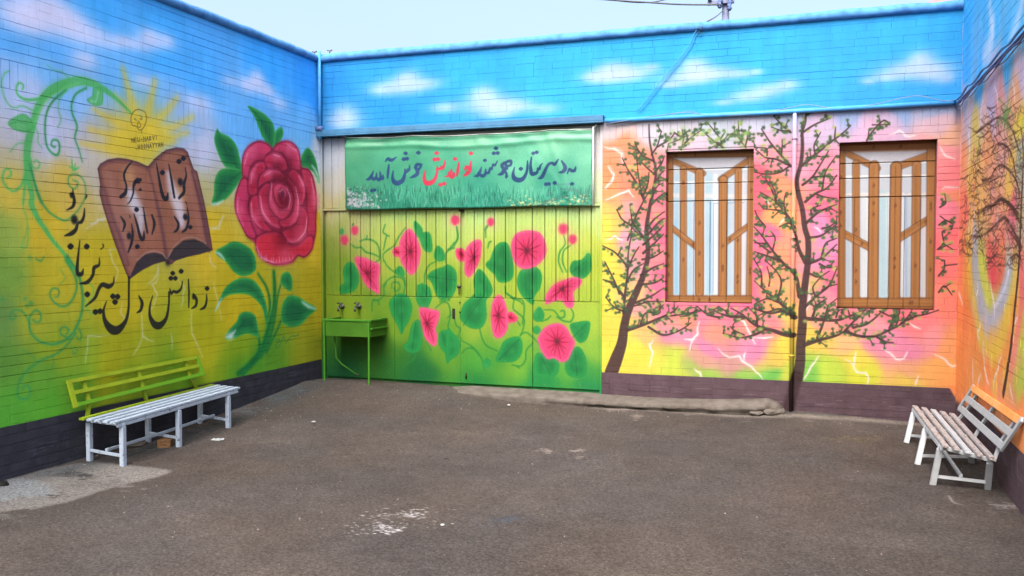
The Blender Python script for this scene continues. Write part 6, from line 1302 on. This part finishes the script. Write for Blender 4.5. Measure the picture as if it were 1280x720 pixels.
def rock(name, pxy, s, m, lab, cat, flat=.6, grp=None, z=-.15, sub=2):
    q = at(pxy[0], pxy[1], 2, z); zz = float(gz(q[0], q[1])); q = at(pxy[0], pxy[1], 2, zz)
    bm = bmesh.new(); bmesh.ops.create_icosphere(bm, subdivisions=sub, radius=s)
    for v in bm.verts: v.co = Vector((v.co.x * 1.25, v.co.y, v.co.z * flat)) * random.uniform(.75, 1.1) + Vector((q[0], q[1], zz + s * flat * .7))
    return tag(MB().bm(bm).build(name, m), lab, cat, grp)
# broken brick under the left bench
q = at(208, 559, 2, -.15)
bb = bmesh.new(); bmesh.ops.create_cube(bb, size=1); bmesh.ops.subdivide_edges(bb, edges=bb.edges[:], cuts=3, use_grid_fill=True)
for v in bb.verts: v.co = Vector((v.co.x * .11, v.co.y * .15, v.co.z * .065)) + Vector([random.uniform(-.006, .006) for _ in range(3)])
bmesh.ops.transform(bb, matrix=Matrix.Translation((q[0] - .05, q[1] + .05, float(gz(q[0], q[1])) + .032)) @ Matrix.Rotation(.5, 4, 'Z'), verts=bb.verts)
tag(MB().bm(bb).build('broken_brick', M['broken_brick']), 'broken orange brick lying under the left bench', 'brick')
rock('stone_slab', (163, 556), .13, M['concrete'], 'flat grey stone on the ground under the left end of the left bench', 'stone', .12)
def scrap(pxy, w, m, lab, seed):
    q = at(pxy[0], pxy[1], 2, -.13); r = random.Random(seed); zz = float(gz(q[0], q[1])) + .004; V, F = [], []
    for j in range(5):
        for i in range(5): V.append((q[0] + (i / 4 - .5) * w + r.uniform(-.1, .1) * w, q[1] + (j / 4 - .5) * w * .8 + r.uniform(-.1, .1) * w, zz + abs(r.gauss(0, .16)) * w * .6))
    for j in range(4):
        for i in range(4): a = j * 5 + i; F.append((a, a + 1, a + 6, a + 5))
    n = len(V); V += [(x, y, z - .0015) for x, y, z in V]; F += [tuple(n + k for k in f[::-1]) for f in F]
    return tag(MB().add(V, F).build('paper_scrap', m), lab, 'litter')
scrap((273, 548), .09, M['paper'], 'crumpled white scrap right of the left bench leg', 4)
rock('pebble', (392, 528), .018, M['paper'], 'small white pebble on the asphalt before the trough', 'pebble', .6)
rock('pebble', (553, 657), .012, M['paper'], 'tiny pale pebble right of the white paint splashes', 'pebble', .6)
rock('pebble', (5, 607), .035, M['black'], 'dark stone by the left wall foot at the photo edge', 'pebble', .6)
rock('pebble', (636, 507), .016, M['paper'], 'small pale stone in front of the flower gate', 'pebble', .6)
def grit():
    V, F = [], []
    for k in range(420):
        t = random.random()
        if t < .4: x, y = random.uniform(.02, .9) ** 1.3, random.uniform(-5.5, -.3)
        elif t < .7: x, y = random.uniform(.8, 7), -random.uniform(.1, .7)
        else: x, y = random.uniform(.2, 6.9), random.uniform(-6, -.3)
        s = random.uniform(.0025, .009); z = float(gz(x, y)) + s * .3; n = len(V); a = random.uniform(0, 6)
        for i in range(4): V.append((x + math.cos(a + i * 1.57) * s * random.uniform(.6, 1.2), y + math.sin(a + i * 1.57) * s, z - s * .5))
        V.append((x, y, z + s * random.uniform(.4, .9)))
        F += [(n + i, n + (i + 1) % 4, n + 4) for i in range(4)]
    tag(MB().add(V, F).build('loose_grit', M['pebble']), 'fine loose grit scattered over the yard asphalt', 'grit', kind='stuff')
grit()

# ================================================================== BENCHES
def bench(label, seat, drop, feet_f, feet_r, tops, back, mats, slats=5):
    """seat: four corners (near front, near back, far back, far front); back: near-low, near-high, far-high, far-low"""
    nf, nb, fb, ff = [Vector(p) for p in seat]
    c = (nf + nb + fb + ff) / 4
    root = thing('slatted_bench', label, 'bench', (c.x, c.y, float(gz(c.x, c.y))))
    up = (ff - nf).cross(nb - nf).normalized()
    if up.z < 0: up = -up
    W_ = (nb - nf).length; sw = W_ / slats * .60
    for k in range(slats):
        t = (k + .5) / slats
        a = nf.lerp(nb, t); b = ff.lerp(fb, t)
        MB().bar(a, b, sw, .020, up, .003).build('slat', mats['slat'][k % len(mats['slat'])], root)
    dn = up * -.027
    rail = mats['frame']
    def P(t, s): return nf.lerp(ff, t).lerp(nb.lerp(fb, t), s)
    for t in tops:
        MB().bar(P(t, .03) + dn, P(t, .97) + dn, .03, .030, up, .003).build('cross_rail', rail, root)
    MB().bar(P(.02, .06) + dn * 1.0 + up * -.0, P(.98, .06) + dn, .02, .028, up, .002).build('long_rail', rail, root)
    lf, lr = [], []
    for t, f in zip(tops, feet_f or [None] * 3):
        a = P(t, .06) + up * -.044; f = f or (a.x, a.y); b = Vector((f[0], f[1], float(gz(f[0], f[1])) - .004)); MB().bar(b, a, .040, .040, (ff - nf), .003).build('leg', rail, root); lf.append((b, a))
    for t, f in zip(tops, feet_r or [None] * 3):
        a = P(t, .93) + up * -.044; f = f or (a.x, a.y); b = Vector((f[0], f[1], float(gz(f[0], f[1])) - .004)); MB().bar(b, a, .040, .040, (ff - nf), .003).build('leg', rail, root); lr.append((b, a))
    m = lambda q, k: q[0].lerp(q[1], k)
    for i in range(len(lf)):
        MB().bar(m(lf[i], .26), m(lr[i], .28), .022, .022, (0, 0, 1), .002).build('stretcher', rail, root)
    for i in range(len(lf) - 1):
        mi = m(lf[i], .27).lerp(m(lr[i], .27), .5) ; mj = m(lf[i + 1], .27).lerp(m(lr[i + 1], .27), .5)
        MB().bar(mi + Vector((0, 0, .024)), mj + Vector((0, 0, .024)), .022, .022, (0, 0, 1), .002).build('stretcher', rail, root)
    nl, nh, fh, fl = [Vector(p) for p in back]
    bn = (fl - nl).cross(nh - nl).normalized()
    rows = [(1.0, mats['back'][0]), (.52, mats['back'][1]), (.02, mats['back'][2])]
    bw = (nh - nl).length * .17
    for k, mm in rows: MB().bar(nl.lerp(nh, k), fl.lerp(fh, k), .018, bw, (nh - nl), .003).build('back_rail', mm, root)
    off = bn * (.019 if bn.x * (c.x - nl.x) < 0 else -.019)
    for s, mm in ((-.004, mats['stile'][0]), (1.004, mats['stile'][1])):
        a, b = nl.lerp(fl, s), nh.lerp(fh, s); e = (b - a).normalized() * (bw / 2)
        MB().bar(a - e, b + e, .0185, .045, (fl - nl), .003).build('stile', mm, root)
    for s in (.1, .5, .9):
        a, b = nl.lerp(fl, s), nh.lerp(fh, s); st = P(tops[0] + (tops[-1] - tops[0]) * ((s - .1) / .8), .99) + up * -.03
        MB().bar(st, a + off, .036, .020, (fl - nl).cross(a + off - st), .002).bar(a + off, b + off, .036, .020, bn, .002).build('post', mats['post'], root)
    return root
bench('bench with a lime back and pale blue seat by the left wall',
      [(.545, -3.90, .206), (.09, -3.84, .206), (.01, -2.10, .232), (.445, -2.18, .232)], .03,
      None, None, [.055, .46, .89],
      [at(95, 507, 0, .10), at(87, 477, 0, .045), at(246, 447, 0, .04), at(253, 468, 0, .09)],
      dict(slat=[M['bluish'], M['bluish'], M['bluish'], M['bluish'], M['lime']], frame=M['bluish'], back=[M['lime'], M['lime'], M['green']], stile=[M['lime'], M['green']], post=M['lime']))
s4 = lambda x, y, a, v: at(1120 + x / 4.5, 470 + y / 4.5, a, v)
bench('worn white slatted bench with an orange top rail by the right wall',
      [(6.60, -2.50, .185), (6.95, -2.62, .128), (6.93, -.86, .132), (6.565, -.80, .185)], .03,
      [(6.575, -2.345), (6.53, -1.77), (6.515, -1.03)], [(6.935, -2.33), (6.95, -1.55), (6.95, -.95)], [.06, .50, .94],
      [s4(600, 400, 0, 6.96), s4(700, 255, 0, 7.02), s4(432, 68, 0, 7.02), s4(358, 180, 0, 6.96)],
      dict(slat=[M['white_worn'], M['white_worn'], M['white_paint']], frame=M['white_paint'], back=[M['orange'], M['white_paint'], M['white_paint']], stile=[M['white_paint'], M['white_paint']], post=M['white_paint']))
